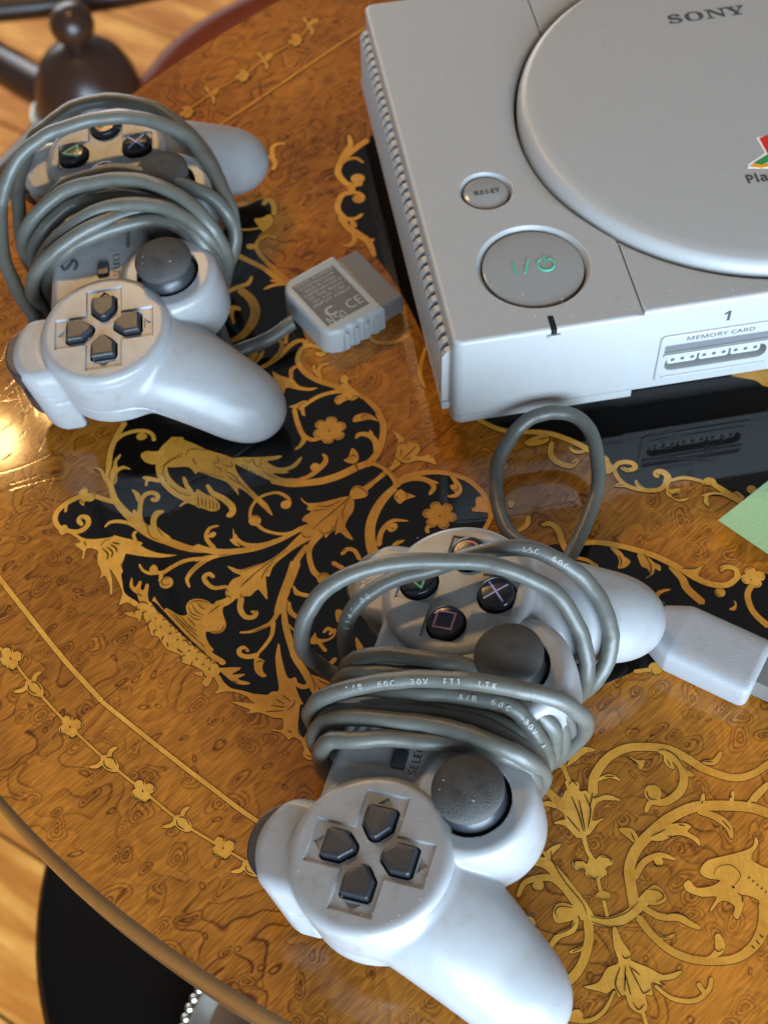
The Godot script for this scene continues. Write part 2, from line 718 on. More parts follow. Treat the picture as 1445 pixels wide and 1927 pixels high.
func flower(x: float, z: float, r: float, n: int, turn: float, m: Material) -> void:
	var o := PackedVector2Array()
	var k_n := n * 10
	for k in k_n:
		var a := TAU * k / k_n + turn
		o.append(Vector2(x, z) + Vector2.from_angle(a) * r * (0.64 + 0.36 * pow(absf(sin(n * (a - turn) / 2.0)), 0.6)))
	inlay_piece("inlay_flower", o, level(), m)
	for k in n:
		var mid := TAU * (k + 0.5) / n + turn
		var line := []
		for j in 7:
			var p := Vector2(x, z) + Vector2.from_angle(mid) * r * 0.66 + Vector2.from_angle(mid - 1.5 + 3.0 * j / 6.0) * r * 0.24
			line.append_array([p.x, p.y])
		ink(line, r * 0.055)

func panel(a: Array) -> void:
	inlay_piece("inlay_panel", spline2(pairs(a), 2, true), 0.06, mats.black_lacquer)

var layer := 0
func level() -> float:   # each golden piece lies a hair above or below its neighbours so that no two share a plane
	layer = (layer + 1) % 151
	return 0.10 + 0.002 * layer

func ink(a: Array, w: float) -> void:
	var o := strip_of(a, w * 0.36, w * 0.74, w * 0.36)
	for simple in tidy(o): ink_shape.cap(simple, 0.43)

func finish_ink(t: Node3D) -> void:
	var o := part("engraved_lines", sheet_uv(ink_shape), mats.engraving, t)
	o.set_meta("kind", "stuff")
	o = part("filler_lines", sheet_uv(kerf), mats.engraving, t)
	o.set_meta("kind", "stuff")

func inlay(t: Node3D) -> void:
	inlay_on = t
	ink_shape = Shape.new()
	kerf = Shape.new()
	var g := lacquer(paint("golden_maple", Color(1, 1, 1), 0.06))
	g.albedo_texture = make_maple()
	for k in 3:   # the pieces were cut from sheets of slightly different tone
		var other: StandardMaterial3D = g.duplicate()
		other.albedo_color = [Color(1, 1, 1), Color(0.95, 0.93, 0.90), Color(0.98, 0.99, 1.0)][k]
		mats["golden_maple_%d" % k] = other
	lacquer(paint("black_lacquer", Color(0.0045, 0.0036, 0.0032), 0.045))
	lacquer(paint("engraving", Color(0.020, 0.009, 0.004), 0.06))
	panel([-119.5,-32.5,-122.8,-27.3,-125.2,-21,-126.3,-14.5,-126.5,-7.4,-125.9,-4.2,-125.5,1.8,-128.6,0.8,-132.1,-1.2,-136.1,-2.2,-139.3,-1.8,-143.4,-0.1,-146.3,2.8,-146.9,6.6,-145.4,10.3,-142.7,11.7,-138.9,14.9,-137.1,16.7,-132.5,19.9,-126.9,24.3,-123.9,26.3,-124,29.3,-124.6,32.4,-124.6,36.6,-124.4,41.6,-122.3,44.3,-119.4,47.1,-112.5,56.5,-107.5,64,-102.5,71,-97.5,76.6,-95.9,79.9,-94.1,83.2,-91.8,86.1,-84.4,89.3,-83.2,91.7,-76.4,93.8,-71.1,97.7,-71.4,101.6,-71.5,106.1,-70.1,108.7,-69,111.3,-67.4,113.2,-59.9,116.8,-39,116,-14.6,116.7,13.9,108.5,28.5,107.3,41.4,104.1,46.2,104.6,50.1,103.1,56.4,101.7,60.4,105.1,64,109.1,67.8,112,76.8,120.3,89.1,126.5,105.8,88.9,95.9,76.2,88.9,76.3,84.9,75.8,80.1,78.3,75.4,77.4,71.2,73.5,67.8,69.7,62.8,65,56.9,60.1,51.1,56.3,43.6,53.5,37,52.8,29.9,50.5,16.6,49.8,8.4,43.7,4.1,39.3,6.9,35.3,7.7,30.2,7.1,24.9,4.7,20.2,1.1,16.3,-2.7,13.6,-6.8,12,-11.5,11.4,-16.8,11.7,-22.4,13.8,-25.7,7.8,-28.2,4.6,-31.4,2.9,-29.4,1.1,-26.6,-2.2,-24.4,-7.3,-23.3,-12.7,-23.6,-17.4,-24.6,-20,-27.3,-25.8,-30.7,-29.9,-34.8,-32.5,-39.4,-35.2,-44.7,-39.8,-48.6,-44.1,-50.4,-47.5,-50.3,-51.7,-48.4,-55.6,-45.4,-57.4,-46.5,-64,-47.1,-75,-48.7,-89.9,-49.4,-93.6,-53.3,-104.4,-57.7,-112,-59.1,-116.4,-57.6,-121,-55.3,-123.3,-54.3,-128,-50.7,-132.9,-50.2,-138.5,-53.5,-142.1,-59,-140,-75.6,-132.1,-112.4,-85.2,-118.5,-42.4])
	panel([-3.5,-169.8,-13.6,-161.9,-18.1,-156.1,-19.3,-151.1,-17.3,-144.8,-15.1,-142.1,-17.8,-138.3,-21.7,-134.1,-22.8,-130,-21.9,-124.8,-19.9,-118.1,-17.6,-114.2,-13.6,-108.5,-12.3,-101.5,-7.8,-87.5,-3.5,-69.1,2.6,-34.4,7,-15.1,12.8,-8.5,20.2,-1.7,34.5,1.9,42.7,6.5,48.6,12.4,55,21.5,56,27.2,59.1,32.1,64.5,34.3,69.4,34.4,72.5,32.3,74.3,31.4,79.8,31.3,84.6,33.7,87.9,35.9,91.9,40.9,95.5,45.1,104.9,57.7,133.3,65.5,184.2,-25.7,196.5,-186.7,82.7,-226.5])
	ribbon([-119.1,-33,-122.3,-27.8,-124.8,-21.9,-126,-15.9,-126.6,-9.4,-126.1,-4.3,-125,1.4,-122.6,6.4,-119.3,11.4],2.3,2.1,3.2,g)
	ribbon([-119.3,11.4,-116.5,15.8,-112.4,20.2,-107.9,23.2,-102.7,26.6,-98.6,28.6,-94,30],4.1,3,1.8,g)
	leaf([-119.3,11.4,-118.6,7.1,-116.8,9.5,-115.9,8.6,-115.4,12.7,-113.3,15.5,-112.6,11.7,-110.4,9.2,-107.6,10.2,-110.2,12.2,-110.9,15.5,-109.1,18.7,-106.6,21.6,-106.8,23.5,-111,22.2,-114.8,19.5,-117.6,15.6],g)
	ribbon([-116.6,10,-116.1,6.1,-115.3,3.1,-113.4,1.3,-110.9,1.3,-109.5,3,-110.2,4.7,-111.7,4],1.8,1.8,1.6,g)
	leaf([-115.5,3.3,-116.3,0.2,-118.6,-1.8,-117.8,0.9,-117,4],g)
	leaf([-126.6,-5.4,-126.4,-9.4,-124.9,-13.2,-124.3,-16.1,-121.7,-18.7,-121.8,-17.2,-123.1,-15.4,-122.9,-12.8,-120.8,-13.1,-118.1,-10.8,-120.9,-11.6,-123.1,-10.3,-123.7,-6.8,-125,-5.1],g)
	leaf([-127.4,-5.5,-128.8,-8.8,-129.8,-12.6,-132,-14.3,-129.4,-13.8,-127.9,-11.2,-127.1,-8],g)
	ribbon([-123.8,-24.6,-120.3,-27.4,-116.1,-28.4,-111.9,-27.9,-109.2,-25.5,-108.8,-22.8],1.6,1.7,1.6,g)
	leaf([-115,-26.3,-112.8,-27.5,-111.1,-25,-113.1,-23.6,-114.9,-24.5],g)
	ribbon([-125.3,2.6,-128.6,0.8,-132.1,-1.3,-136.1,-2.2,-139.3,-1.6,-143,0.2,-145.9,2.8,-146.9,6.1,-145.8,9.7,-143.5,11.6],2,2,1.8,g)
	leaf([-137.1,-4.9,-135.8,-6.7,-134.5,-4.9,-134.4,-3.1,-132,-2.9,-131.7,-0.8,-133.4,0.8,-135.8,0.3,-136.3,2.2,-137.8,0.5,-137.3,-1.4,-138,-3.6],g)
	ribbon([-143,3.4,-142.2,0.3,-139.7,-1.2],0.98,0.98,0.98,g)
	leaf([-145.7,10.7,-143.4,9.2,-142.2,11.9,-144,13.4,-145.4,12.9],g)
	ribbon([-142.8,12,-139.6,13.1,-136.8,12.4,-135.1,10.3,-135.4,7.8,-137.4,6.9,-138.4,8.5,-137.5,10.3],1.9,1.9,1.6,g)
	leaf([-142.8,12,-140.1,13.5,-137,16.4,-132.4,17.6,-126.9,17.7,-126.4,17.1,-124.5,18.1,-119.6,20.5,-116.5,22.3,-117,23.6,-113,26.8,-108.4,28.8,-104.8,29.8,-109.7,29.9,-114.7,28.7,-119.3,27.1,-122.5,25.8,-123,26.6,-124.2,29.5,-124.8,30,-124.2,32.9,-124.9,34.2,-124.7,37.5,-124.5,40.7,-123.4,43.2,-120,46.6,-121,48.2,-123.5,45.9,-126.5,46.4,-125,42.4,-125.7,38.2,-127,34.3,-128.7,31.1,-128.2,35.4,-128.4,41.3,-129.2,41.4,-129.2,38,-130.5,33.6,-132.4,34.6,-131.7,32,-132.8,27.6,-132.6,23.8,-132.8,24.6,-132.3,22.8,-134.6,21.2,-136.5,21.3,-137.5,25.1,-138.1,24.6,-137.7,21.8,-139.9,19.2,-140.1,18,-138.3,17.4],g)
	ribbon([-118.8,21.2,-119.4,18.4,-118.5,17.1],1.2,1.2,1.2,g)
	ribbon([-129.3,12.9,-127.3,11.3,-124.1,11.5,-121,12.8,-118.4,15],0.61,1.5,1.3,g)
	ink([-130.7,22.2,-128.9,24.9,-129.4,27.2],0.69)
	ink([-129.1,21.8,-127.3,24.3,-127.8,26.5],0.69)
	ink([-127.7,21.1,-126,22.9,-125.7,24.6],0.69)
	ink([-127,20.3,-124.4,21.5],0.69)
	ink([-131.4,21.1,-129.7,19.1,-127.3,18.6],0.34)
	ink([-136.9,18.1,-136.4,19.9],0.6)
	ink([-115.8,12.6,-114.4,15.3,-113.9,18.8,-112.5,21.4,-110.2,22.2],0.35)
	ink([-110.9,15.5,-110.3,18.5,-108.6,21.7],0.35)
	ink([-125.9,-7.2,-126.4,-9.4,-124.9,-13.2,-123.9,-16.1],0.32)
	ink([-123.1,-10.3,-124.5,-7,-125,-5.1],0.32)
	ink([-136.7,-4.8,-135.7,-5.7,-134.9,-5],0.4)
	ink([-133.3,-2.1,-132.1,-1.9,-132.4,-0.2],0.4)
	ink([-137.4,-0.7,-136.6,0.9,-136,0.8],0.4)
	ink([-137.8,8.3,-137.4,7.7,-136.4,8.1],0.39)
	ribbon([-100.1,-20.3,-105,-16.3,-107,-10.2,-106.4,-4.5,-103.2,1.2,-98.4,5.4,-91.9,9.4],6.8,4.1,5.9,g)
	leaf([-114.2,-16.8,-112.3,-18.2,-107.8,-17.3,-105.2,-18.6,-104.8,-13.4,-108.7,-11.5,-111.1,-12,-113.4,-14],g)
	leaf([-105.3,-17.1,-100.8,-21.6,-96.8,-20.1,-91.4,-15.9,-89.6,-14.4,-80.7,-8.8,-80.3,-4.6,-79.5,-1.1,-76.6,5,-73.5,10.1,-70.8,14.1,-69.4,19.2,-70.5,18.5,-72.9,14.7,-75.9,10.1,-78.4,6.6,-80.4,5.2,-80.4,8.3,-81.9,5.5,-84.3,1.5,-89.6,-2.1,-93.8,-4.9,-95,-4.3,-97.1,-7.8,-102.4,-8.8,-104.7,-9.8],g)
	leaf([-79.8,-5.8,-80.7,-8.8,-69.8,-7.2,-62.7,-6.5,-64.5,-5.1,-68.4,-4.8,-64.8,-1.3,-60.3,-1.2,-56.1,-4.5,-55.7,-3.4,-58.3,-0.3,-61.8,0.8,-61,1.5,-63.1,1.8,-67.1,1,-63.8,3.7,-57.9,5.2,-55.4,8.1,-61.4,7.4,-67.2,4.8,-72.4,0.8,-76.8,-3.1],g)
	ribbon([-67.6,4.5,-61.4,6.9,-55.4,7.6,-49.3,7.7,-43,6.5,-36.7,4.2,-36.4,4.1,-31.9,3.1],2.2,3.1,2.8,g)
	ribbon([-57.9,5.5,-54.2,4.8,-50.5,2.5,-47.7,-0,-46.9,-2.4,-47.7,-4.1],1.3,2.1,0.99,g)
	leaf([-53.2,1,-51.7,-0.8,-49.8,0.1,-49.9,2.1,-52.2,2.7],g)
	leaf([-95.4,2.8,-92.4,5.4,-89.4,7.5,-87.7,10.8,-88.2,13.2,-90.8,13.6,-93.8,11.6,-96.1,10.2],g)
	ribbon([-91.2,1.7,-89.6,5.5,-86.3,8.6,-83.5,12.6,-83.6,15.5,-85.1,16.5],1.3,2.5,2.2,g)
	leaf([-114.4,-6.3,-113.1,-6.8,-110.8,-5.8,-108,-4.3,-108.6,-2.9,-112.1,-4.3,-112.9,-2.2,-113.8,-2.9,-113.3,-4.8],g)
	ribbon([-99.4,-3.6,-98.7,0.1,-97.4,3.3],0.98,1.6,1.8,g)
	ribbon([-101.9,9.1,-99.8,7.8,-95.8,8.1],0.53,1.1,1.3,g)
	ink([-107.1,-5.6,-106,-9.5,-103.7,-12.1,-99.1,-13],0.36)
	ink([-97.9,-12.5,-96.4,-15.4,-94,-15.4,-89.8,-14.1],0.37)
	ink([-106.3,-6.2,-106.2,-3.9,-105.6,-2.3],0.36)
	ink([-105.1,-1.2,-101.4,3.3,-97.6,5.5],0.36)
	ink([-107.2,-9.7,-105.9,-10],0.32)
	ink([-106.2,-10.4,-104.9,-10.5],0.32)
	ink([-105.1,-11.2,-103.9,-11],0.32)
	ink([-104.1,-11.9,-102.9,-11.5],0.32)
	ink([-103,-12.6,-101.8,-12.1],0.32)
	ink([-102,-13.3,-100.8,-12.6],0.32)
	ink([-100.9,-14.1,-99.8,-13.1],0.32)
	ink([-99.9,-14.8,-98.7,-13.6],0.32)
	ink([-88.2,-7.9,-86.1,-7.8,-86.3,-10.6],0.32)
	ink([-85,-6.8,-81.6,-4.6,-81.3,-7.1],0.32)
	ink([-87.9,-6.3,-85.7,-4.4,-86.2,-2.9],0.32)
	ink([-84.2,-3.1,-81.6,-1,-79.2,3.5,-76.1,8.1],0.32)
	ink([-83.6,-0.9,-79.3,4],0.31)
	ink([-76.7,-7.7,-75.3,-5.4,-73.6,-6.6,-73,-3.9,-71.2,-2.6,-70.7,-6.6],0.32)
	ink([-70.6,-0.4,-65.5,4.4],0.32)
	ink([-93.4,-4.8,-89.5,-2.6,-84.9,-0.4],0.32)
	ink([-77.4,-5.1,-77.2,-3.7],0.32)
	ink([-76.1,-3.7,-75.9,-2.4],0.32)
	ink([-74.8,-2.3,-74.6,-1],0.32)
	ink([-73.5,-0.9,-73.3,0.4],0.32)
	ink([-72.2,0.5,-72,1.8],0.31)
	ink([-70.9,1.8,-70.7,3.1],0.31)
	ink([-69.6,3.2,-69.4,4.5],0.31)
	ink([-95.1,6.1,-95.2,10.3],0.35)
	ink([-93.8,7,-93.9,11],0.35)
	ink([-92.5,7.8,-92.6,11.6],0.35)
	ink([-91.2,8.7,-91.3,12.3],0.35)
	ink([-89.9,9.5,-90,12.9],0.35)
	ink([-88.7,10.4,-88.7,13.6],0.35)
	ink([-95.2,-11.5,-94.9,-9.4,-94.2,-8.2],0.41)
	ribbon([-77.6,18.6,-76.5,14.5,-73.6,11.1,-69.8,9.8,-66.2,10,-63.3,12.6,-62.9,15.6],1.2,1.2,1.9,g)
	disc(-64.2,15.7,1.9,g)
	disc(-76.0,20.4,2.3,g)
	ribbon([-75.7,21.9,-73,25.3,-68.5,27.6,-64.2,28.2,-60.1,26.9],1.5,1.2,1.9,g)
	ribbon([-83.7,25.2,-83.1,27.4,-81,29.7,-77.6,31.1,-72.9,31.3,-68.1,30.3,-62.2,27.9,-58,26.3],1.1,2,1.7,g)
	leaf([-84.1,22.2,-83.7,25.2,-83.2,28.1,-82.3,30.5,-84.5,29.3,-85.8,26.7,-84.6,26.4],g)
	ribbon([-91.6,29.4,-93.6,25.7,-93.7,22.8,-91.9,20.5,-89.1,20.3],1.7,1.5,0.69,g)
	leaf([-93,23.4,-91.3,22.3,-90.2,23.4,-91.2,24.7,-92.9,24.6],g)
	ribbon([-97.8,27.7,-94,29.8,-88.3,31.7,-82.5,32.3,-76.2,32.1,-69.7,30.7],2.6,2.4,2.1,g)
	ribbon([-98.6,36,-95.2,33.8,-90.4,32.9,-85.3,32.9],1.7,1.5,0.85,g)
	ribbon([-98.3,33.3,-94.3,32.6,-88.5,32.8],1.3,1.1,0.85,g)
	leaf([-87.4,37.9,-85.6,39,-83.4,40.1,-78.6,39.4,-73,38.1,-67,34.6,-59.9,28.8,-56.3,31.4,-63.1,34.8,-70,39.2,-72.3,41.5,-73.9,44.9,-75.1,44.9,-75.6,53.7,-77.1,51.4,-78.6,49.3,-81.3,51.5,-84.8,51.3,-83.8,51.7,-86.8,51.5,-89.4,50.1,-89.5,47.8,-88.5,45.8,-86.3,43.4,-83.5,42.6,-86,40.7,-87.7,38.1],g)
	ink([-71.5,38.9,-75.2,42.8,-76.9,45.7],0.34)
	ink([-73.9,38.9,-79.5,40.1,-83.5,40.8],0.34)
	ink([-66.3,35.2,-71.9,38.3,-77.4,41.9,-83.3,46.3],0.34)
	ink([-84.4,47.4,-78.9,43],0.37)
	ink([-84.7,50.1,-84.1,51.4,-81.8,51.6],0.37)
	ink([-89.2,47,-88.6,48.5],0.37)
	ink([-89.3,49.7,-87.9,51.1],0.37)
	ink([-77.4,19.2,-75.4,18.8,-73.6,20.4],0.35)
	ink([-64.2,13.4,-63.1,13.6],0.35)
	ink([-93,23.6,-92.1,22.6,-91,22.8],0.34)
	ink([-83.3,28.6,-82.3,30.2,-80.5,31.5],0.39)
	ink([-90.5,33.1,-86.9,32.9],0.34)
	leaf([-58.4,13.5,-56.6,16.3,-52.7,17.1,-48.6,16.9,-42.9,16.3,-40.5,17,-39.7,19.1,-40.7,22.9,-43.2,26.3,-44.5,29.4,-42.6,35,-44.5,34.2,-46.8,31.3,-48.5,32,-48.6,30,-50.8,31.5,-52.2,32.7,-52.7,30.7,-54.5,29.8,-56.7,31.3,-59.4,30.8,-60.6,29.2,-59.7,26.9,-57.5,25.4,-59.3,23.9,-58.2,21.9,-55.6,20.5,-57,19.2,-56.4,17.8,-58.1,15.5],g)
	ink([-56.3,28.1,-49.5,23.1,-41,17.1],0.35)
	ink([-53.3,18.5,-49,19.3,-44.3,17.7],0.35)
	ink([-55.2,20.5,-52.8,20.5,-49.5,20.4],0.35)
	ink([-44.6,26.2,-44.7,23,-42,18.7],0.35)
	ink([-48.7,28.1,-49.8,30.3,-52.7,30.7,-54,29],0.35)
	ink([-46.4,24.7,-47.9,28.2,-48.5,31],0.35)
	ink([-60.3,28.7,-59.6,30.9,-56.9,31.3],0.34)
	ink([-57.5,25.4,-58.9,24.2],0.35)
	ribbon([-59.2,34.7,-64,40.8,-66.8,47.2,-64.1,41],1.7,2.5,3.5,g)
	ribbon([-53.8,30.5,-57.6,34.5,-58.9,38.5,-58.6,44.1,-56.5,48.7],3,1.9,1.9,g)
	ribbon([-87.1,50.6,-90,52.3,-93.1,52.8],2.7,2.9,2.9,g)
	leaf([-103.7,51.9,-102.4,49.5,-99.3,49.1,-96,50.7,-94.6,52.3,-92.2,51.8,-90.1,53.2,-91.4,55.1,-91.1,58.8,-90.8,61.5,-92.4,63.8,-95,64,-97.5,62.6,-98.1,64.5,-97.3,67.7,-96,70.1,-96.5,71.2,-92.5,75.2,-94.1,76.4,-98.8,71.3,-103.1,65.3,-107.4,58.3,-111.4,51.8,-114.1,47.7,-115,47,-114.1,45.6,-113.3,47.4,-111.3,51.3,-110.5,50.8,-108.7,52.3,-106.3,54.5,-103.6,54.8],g)
	ink([-113.4,48.7,-110.1,54.7,-105.5,62.2,-99.1,70.6],0.37)
	ink([-110.2,51.6,-106.5,57.6,-103.2,62.6,-98.9,68.6],0.37)
	ink([-108.4,53,-105.1,58.3,-100.7,64.2],0.37)
	ink([-105.9,55,-103.6,59,-101.1,62.1],0.37)
	ink([-103.7,55.9,-101.2,59.7],0.37)
	ink([-102.9,54.7,-101.5,56.8,-99,57.9],0.37)
	ink([-102.8,52.1,-101.7,55,-98.9,56.8],0.37)
	ink([-101.7,50.9,-100.2,54.4,-98,56.1],0.37)
	ink([-99.8,50.6,-98.5,52.9,-97.1,54.1],0.37)
	ink([-96.1,63.1,-93.1,63.7,-91.3,61.4],0.36)
	ink([-102.9,50.7,-99.7,50,-95.7,51.4],0.37)
	ink([-96.5,56,-92,53.2],0.37)
	leaf([-119.8,47,-117.8,46.5,-115.6,47.4,-113.6,51.4,-110.9,55,-108.2,59,-105.5,63.1,-102.8,66.6,-99.9,70.6,-97.5,73.2,-95.2,76.2,-94.7,78.8,-96.4,80.6,-98.9,80.1,-100.2,77.8,-102.9,75.2,-104.7,74.4,-107.2,72.7,-107.3,70.1,-109.8,68.3,-111.9,66.6,-113.1,63.8,-114.4,61.4,-116.3,60.6,-116.8,57.8,-117.4,56,-118.3,53.1,-119.7,51.5,-120.3,49.2],g)
	leaf([-124.6,49.9,-121.9,50.2,-119.6,49.3,-119.1,52.5,-120,55,-120.6,53.1,-123.6,51.5],g)
	leaf([-103.5,77.8,-100.6,77.7,-97.4,80,-99.3,83.6,-101.2,82.2,-100.3,80.3,-102.2,78.9],g)
	ink([-115.7,49.2,-114.2,49.4,-113.8,51.3],0.53)
	ink([-113.7,52.2,-112.2,52.5,-111.6,54.4],0.53)
	ink([-112.1,55.4,-110.5,55.5,-109.6,57.5],0.53)
	ink([-110,58.3,-108.5,58.3,-107.9,60.2],0.53)
	ink([-108.2,61.2,-106.5,61.3,-105.8,63.4],0.52)
	ink([-106.1,64.7,-104.6,65,-104,66.8],0.52)
	ink([-104,66.8,-102.5,67.1,-101.9,68.9],0.52)
	ink([-101.7,70.3,-100.2,70.1,-98.8,71.3],0.52)
	ink([-99,73.1,-97.5,73.2,-97.3,75],0.51)
	ink([-97,75.4,-95.1,75.4,-94.9,77.1],0.51)
	ink([-121.6,51.2,-121.2,49.9,-119.2,49.8],0.53)
	ink([-118.3,53.1,-118.6,51.3,-117.1,51.1],0.53)
	ink([-117.3,56.9,-117,55.6,-115.8,54.9],0.53)
	ink([-115.2,60.8,-115.4,59.4,-114.2,58.8],0.52)
	ink([-113.1,63.4,-112.2,61.8],0.52)
	ink([-111.3,64.6,-111.1,66.3],0.52)
	ink([-108.2,67.7,-106.5,69.4],0.52)
	ink([-106.8,72.7,-107,71,-105.5,70.6],0.51)
	ink([-104,75,-103.5,73.4],0.51)
	ink([-100.2,77.8,-100.2,79.5,-99.3,80.1],0.51)
	ink([-119.8,47.5,-118.3,46.9,-116.4,48.1],0.54)
	ink([-114.6,54.5,-114.1,54.4],0.53)
	ink([-113.2,58.1,-112.7,58],0.53)
	ink([-110.5,61.3,-109.5,61.2],0.52)
	ink([-108.1,64.3,-107.3,64],0.52)
	ink([-104.6,69.3,-103.8,69],0.52)
	ink([-102.5,72.9,-101.6,72.7],0.51)
	ink([-100.5,75.3,-99.7,75.1],0.51)
	ink([-98.5,77.5,-97.7,77],0.51)
	leaf([-119.2,46.7,-119.9,43.6,-121.3,41.8,-122.3,39.7,-121.8,37.1,-121.1,36.3,-121,39.5,-120.1,40.2,-118.8,38.1,-118,38.7,-118.6,41.4,-117.5,42,-116.6,39.9,-115.6,40.3,-116.3,44.1,-116.4,47.2],g)
	leaf([-95,77.9,-92.7,77.7,-87.6,78.7,-90,80.1,-90.8,80.8,-86.8,81.2,-87.3,81.9,-89.2,82.8,-85.4,84.8,-86.5,85.4,-89.8,84.4,-92.4,81.8],g)
	leaf([-96.9,80.5,-95.2,80,-94,82.8,-91.8,85.7,-88.6,87.1,-84.2,89.4,-80.5,91.2,-83.4,93.7,-86,91.2,-86.7,89.9,-90.1,87.7,-93.7,86.6,-97.4,86.7,-95.7,84.5],g)
	ink([-119.9,43.4,-119.2,43.8,-118.1,44.7],0.41)
	ink([-91.1,83.1,-90.1,83.9,-89.3,83.6],0.39)
	ribbon([-118.2,31.3,-117.3,33.8,-115.1,35.6,-112.4,35.9,-110.1,36.1,-106.8,34.4,-102.8,32.9,-98.8,32.7,-94.6,33.3],0.67,1.6,1.5,g)
	leaf([-114.9,33.8,-113.3,32.2,-112,33.9,-112.4,35.9,-114.3,35.8],g)
	disc(-109.5,40.6,2.4,g)
	ribbon([-110.9,36.4,-111.5,39.5],1.4,1.4,1.4,g)
	ink([-108.6,41.5,-110.5,41.5,-111.2,40,-110.3,38.8,-108.6,39.2],0.38)
	ribbon([-101.7,43.9,-102.3,40.8,-100.9,38.3,-98.4,36,-94.7,33.9,-88.6,32.1],0.76,1.7,1.4,g)
	ribbon([-89.1,46.1,-93.2,45.9,-95.6,43.5,-96.3,40.8,-94.5,39.8,-93.1,41.3],1.3,1.7,1.5,g)
	ink([-100.9,38.3,-98.4,36,-94.7,34.2],0.29)
	ribbon([-84.5,51.8,-85.3,56.1,-83.8,59.5,-81.2,60,-80.1,58.5,-81.5,57.8],2.2,1.8,1.2,g)
	ink([-82.1,57.6,-80.7,57.5,-79.9,58.9],0.33)
	ribbon([-86.4,65.2,-83,65.6,-79.1,64.8,-75.5,63.3,-72.8,59.9,-70.8,56.2],0.65,1.4,2.4,g)
	ink([-81.9,65.6,-77.2,64.8],0.36)
	ribbon([-74.8,63.5,-75.9,68.1,-78.4,71.5,-81.4,74.4],1.8,1.3,1,g)
	ribbon([-81.7,75,-84.9,75,-87.3,73.7,-87.5,71.9,-85.9,71.2,-84.6,72.9],2,1.6,1,g)
	ink([-86.8,72.5,-85.7,72.1,-84.6,72.9],0.36)
	leaf([-82.6,75,-81.3,76.1,-79.6,77.7,-80.5,79.2,-80.5,81.8,-79.5,83.2,-81.1,83.6,-83,81.3,-83.2,78.3],g)
	ink([-82.4,78,-81,77.4,-79.7,78.3],0.35)
	ribbon([-64.1,41,-66.4,46.2,-70.1,53.7,-72.8,59.9],3.8,3.5,2.6,g)
	leaf([-66.1,49.9,-64.2,53,-59.5,55.2,-62.2,55.6,-64.4,54.7,-66.2,53.5],g)
	ink([-67.4,51,-66.6,53.9,-64.6,55.8],0.5)
	ribbon([-69.4,55.8,-70.7,61.6,-70.7,66.9,-69.8,74.4,-69.2,78.4,-67,83.9,-64.9,90.2,-63.6,94.1],1.7,2.4,2.8,g)
	ink([-68.8,56.1,-69.7,60,-68.8,64.6,-67.4,68.4],0.33)
	ribbon([-68.7,56.6,-68.3,60.7,-65.3,63.9],1.5,1.8,1.6,g)
	ribbon([-69.7,65.3,-67.6,69.2],0.64,0.64,0.64,g)
	ink([-65.3,85.5,-64.3,89,-64.6,91.9],0.35)
	ribbon([-58.8,42.5,-58.5,45.8,-56.6,48.7],1.8,1.7,1.7,g)
	disc(-55.3,49.2,2.4,g)
	ribbon([-53.3,50.3,-49.7,51.9],1.2,1.2,1.2,g)
	ribbon([-51.1,43.5,-45.7,48.7],1.7,1.7,1.7,g)
	ink([-56.9,48.4,-55.6,47.3,-53.8,48.1],0.33)
	ink([-53.4,48.2,-54.1,50.3,-55.8,51.2],0.33)
	leaf([-74.4,72.3,-73.8,72.4,-73.8,76.7,-73.2,83.6,-72.1,85.9,-70.2,85.6,-69.8,88,-70.6,88.7,-69.8,93.4,-69,96,-70.1,96.2,-71.1,100.5,-72,104.4,-71.6,106.8,-70.1,108.7,-69.1,112.4,-70.9,112.1,-71.6,109.2,-73.8,107.2,-75.4,107.9,-76.6,105.9,-78.5,104.3,-80.6,103.5,-79.8,103.1,-77,103.8,-76.2,100.4,-77.2,99.6,-79.7,98.9,-83.7,96.3,-88.1,96.1,-86.5,94.8,-91.6,91.4,-91.5,90.8,-83,93.2,-87.7,89.8,-84.5,91.2,-84.2,89.4,-80.4,90.4,-78.5,89.5,-76.2,89.3,-76.1,83,-75.8,77.2],g)
	ink([-77.7,92.5,-75.1,94.9],0.38)
	ink([-75.4,91.5,-72.8,94.5],0.39)
	ink([-79.5,94.5,-74.9,96.1],0.38)
	ink([-81.5,96.5,-75.8,97.2],0.38)
	ink([-74.7,97.4,-72.3,95.8,-71.5,93.9],0.38)
	ink([-75.2,104.2,-74.7,105.3,-73.9,104.8],0.38)
	disc(-69.3,113.8,2.3,g)
	ink([-70.5,114.2,-69.1,115,-67.7,114.7],0.33)
	ribbon([-70.2,88.3,-67.8,89.8,-64.3,88.6],1.4,1.7,1.5,g)
	leaf([-65,85.6,-58.3,90.6,-61.5,92.5,-63.4,90],g)
	leaf([-63.1,72.3,-61.2,70,-61.1,71.8,-59.4,73,-56.7,73,-55.2,71.6,-55.5,69.8,-54,70,-54.8,72.5,-56.9,73.9,-59.6,74.4,-61.5,74.5,-63.3,74.1],g)
	ribbon([-56.5,71.7,-55.6,70.4,-56.9,69.3,-58.4,70.5],0.97,1.4,0.97,g)
	ribbon([-60.4,74.5,-58.9,77.6],1.3,1.3,1.3,g)
	ribbon([-58.7,83.4,-56.1,81.3],1.6,1.6,1.6,g)
	leaf([-53.3,63.1,-51.7,62.5,-50.6,65,-52.5,67.7,-53.5,66.6],g)
	leaf([-48,74.2,-46,79.4,-48.3,79.4],g)
	ink([-62.9,87.8,-61.1,89.6,-59,90.9],0.39)
	ribbon([-70,108.3,-68.7,107,-66.4,106.2],0.9,1.3,1.1,g)
	leaf([-41,16.1,-39.1,12.7,-36.5,12.7,-34.3,15.2,-35,17.8,-38.3,18.2,-40.4,17.8],g)
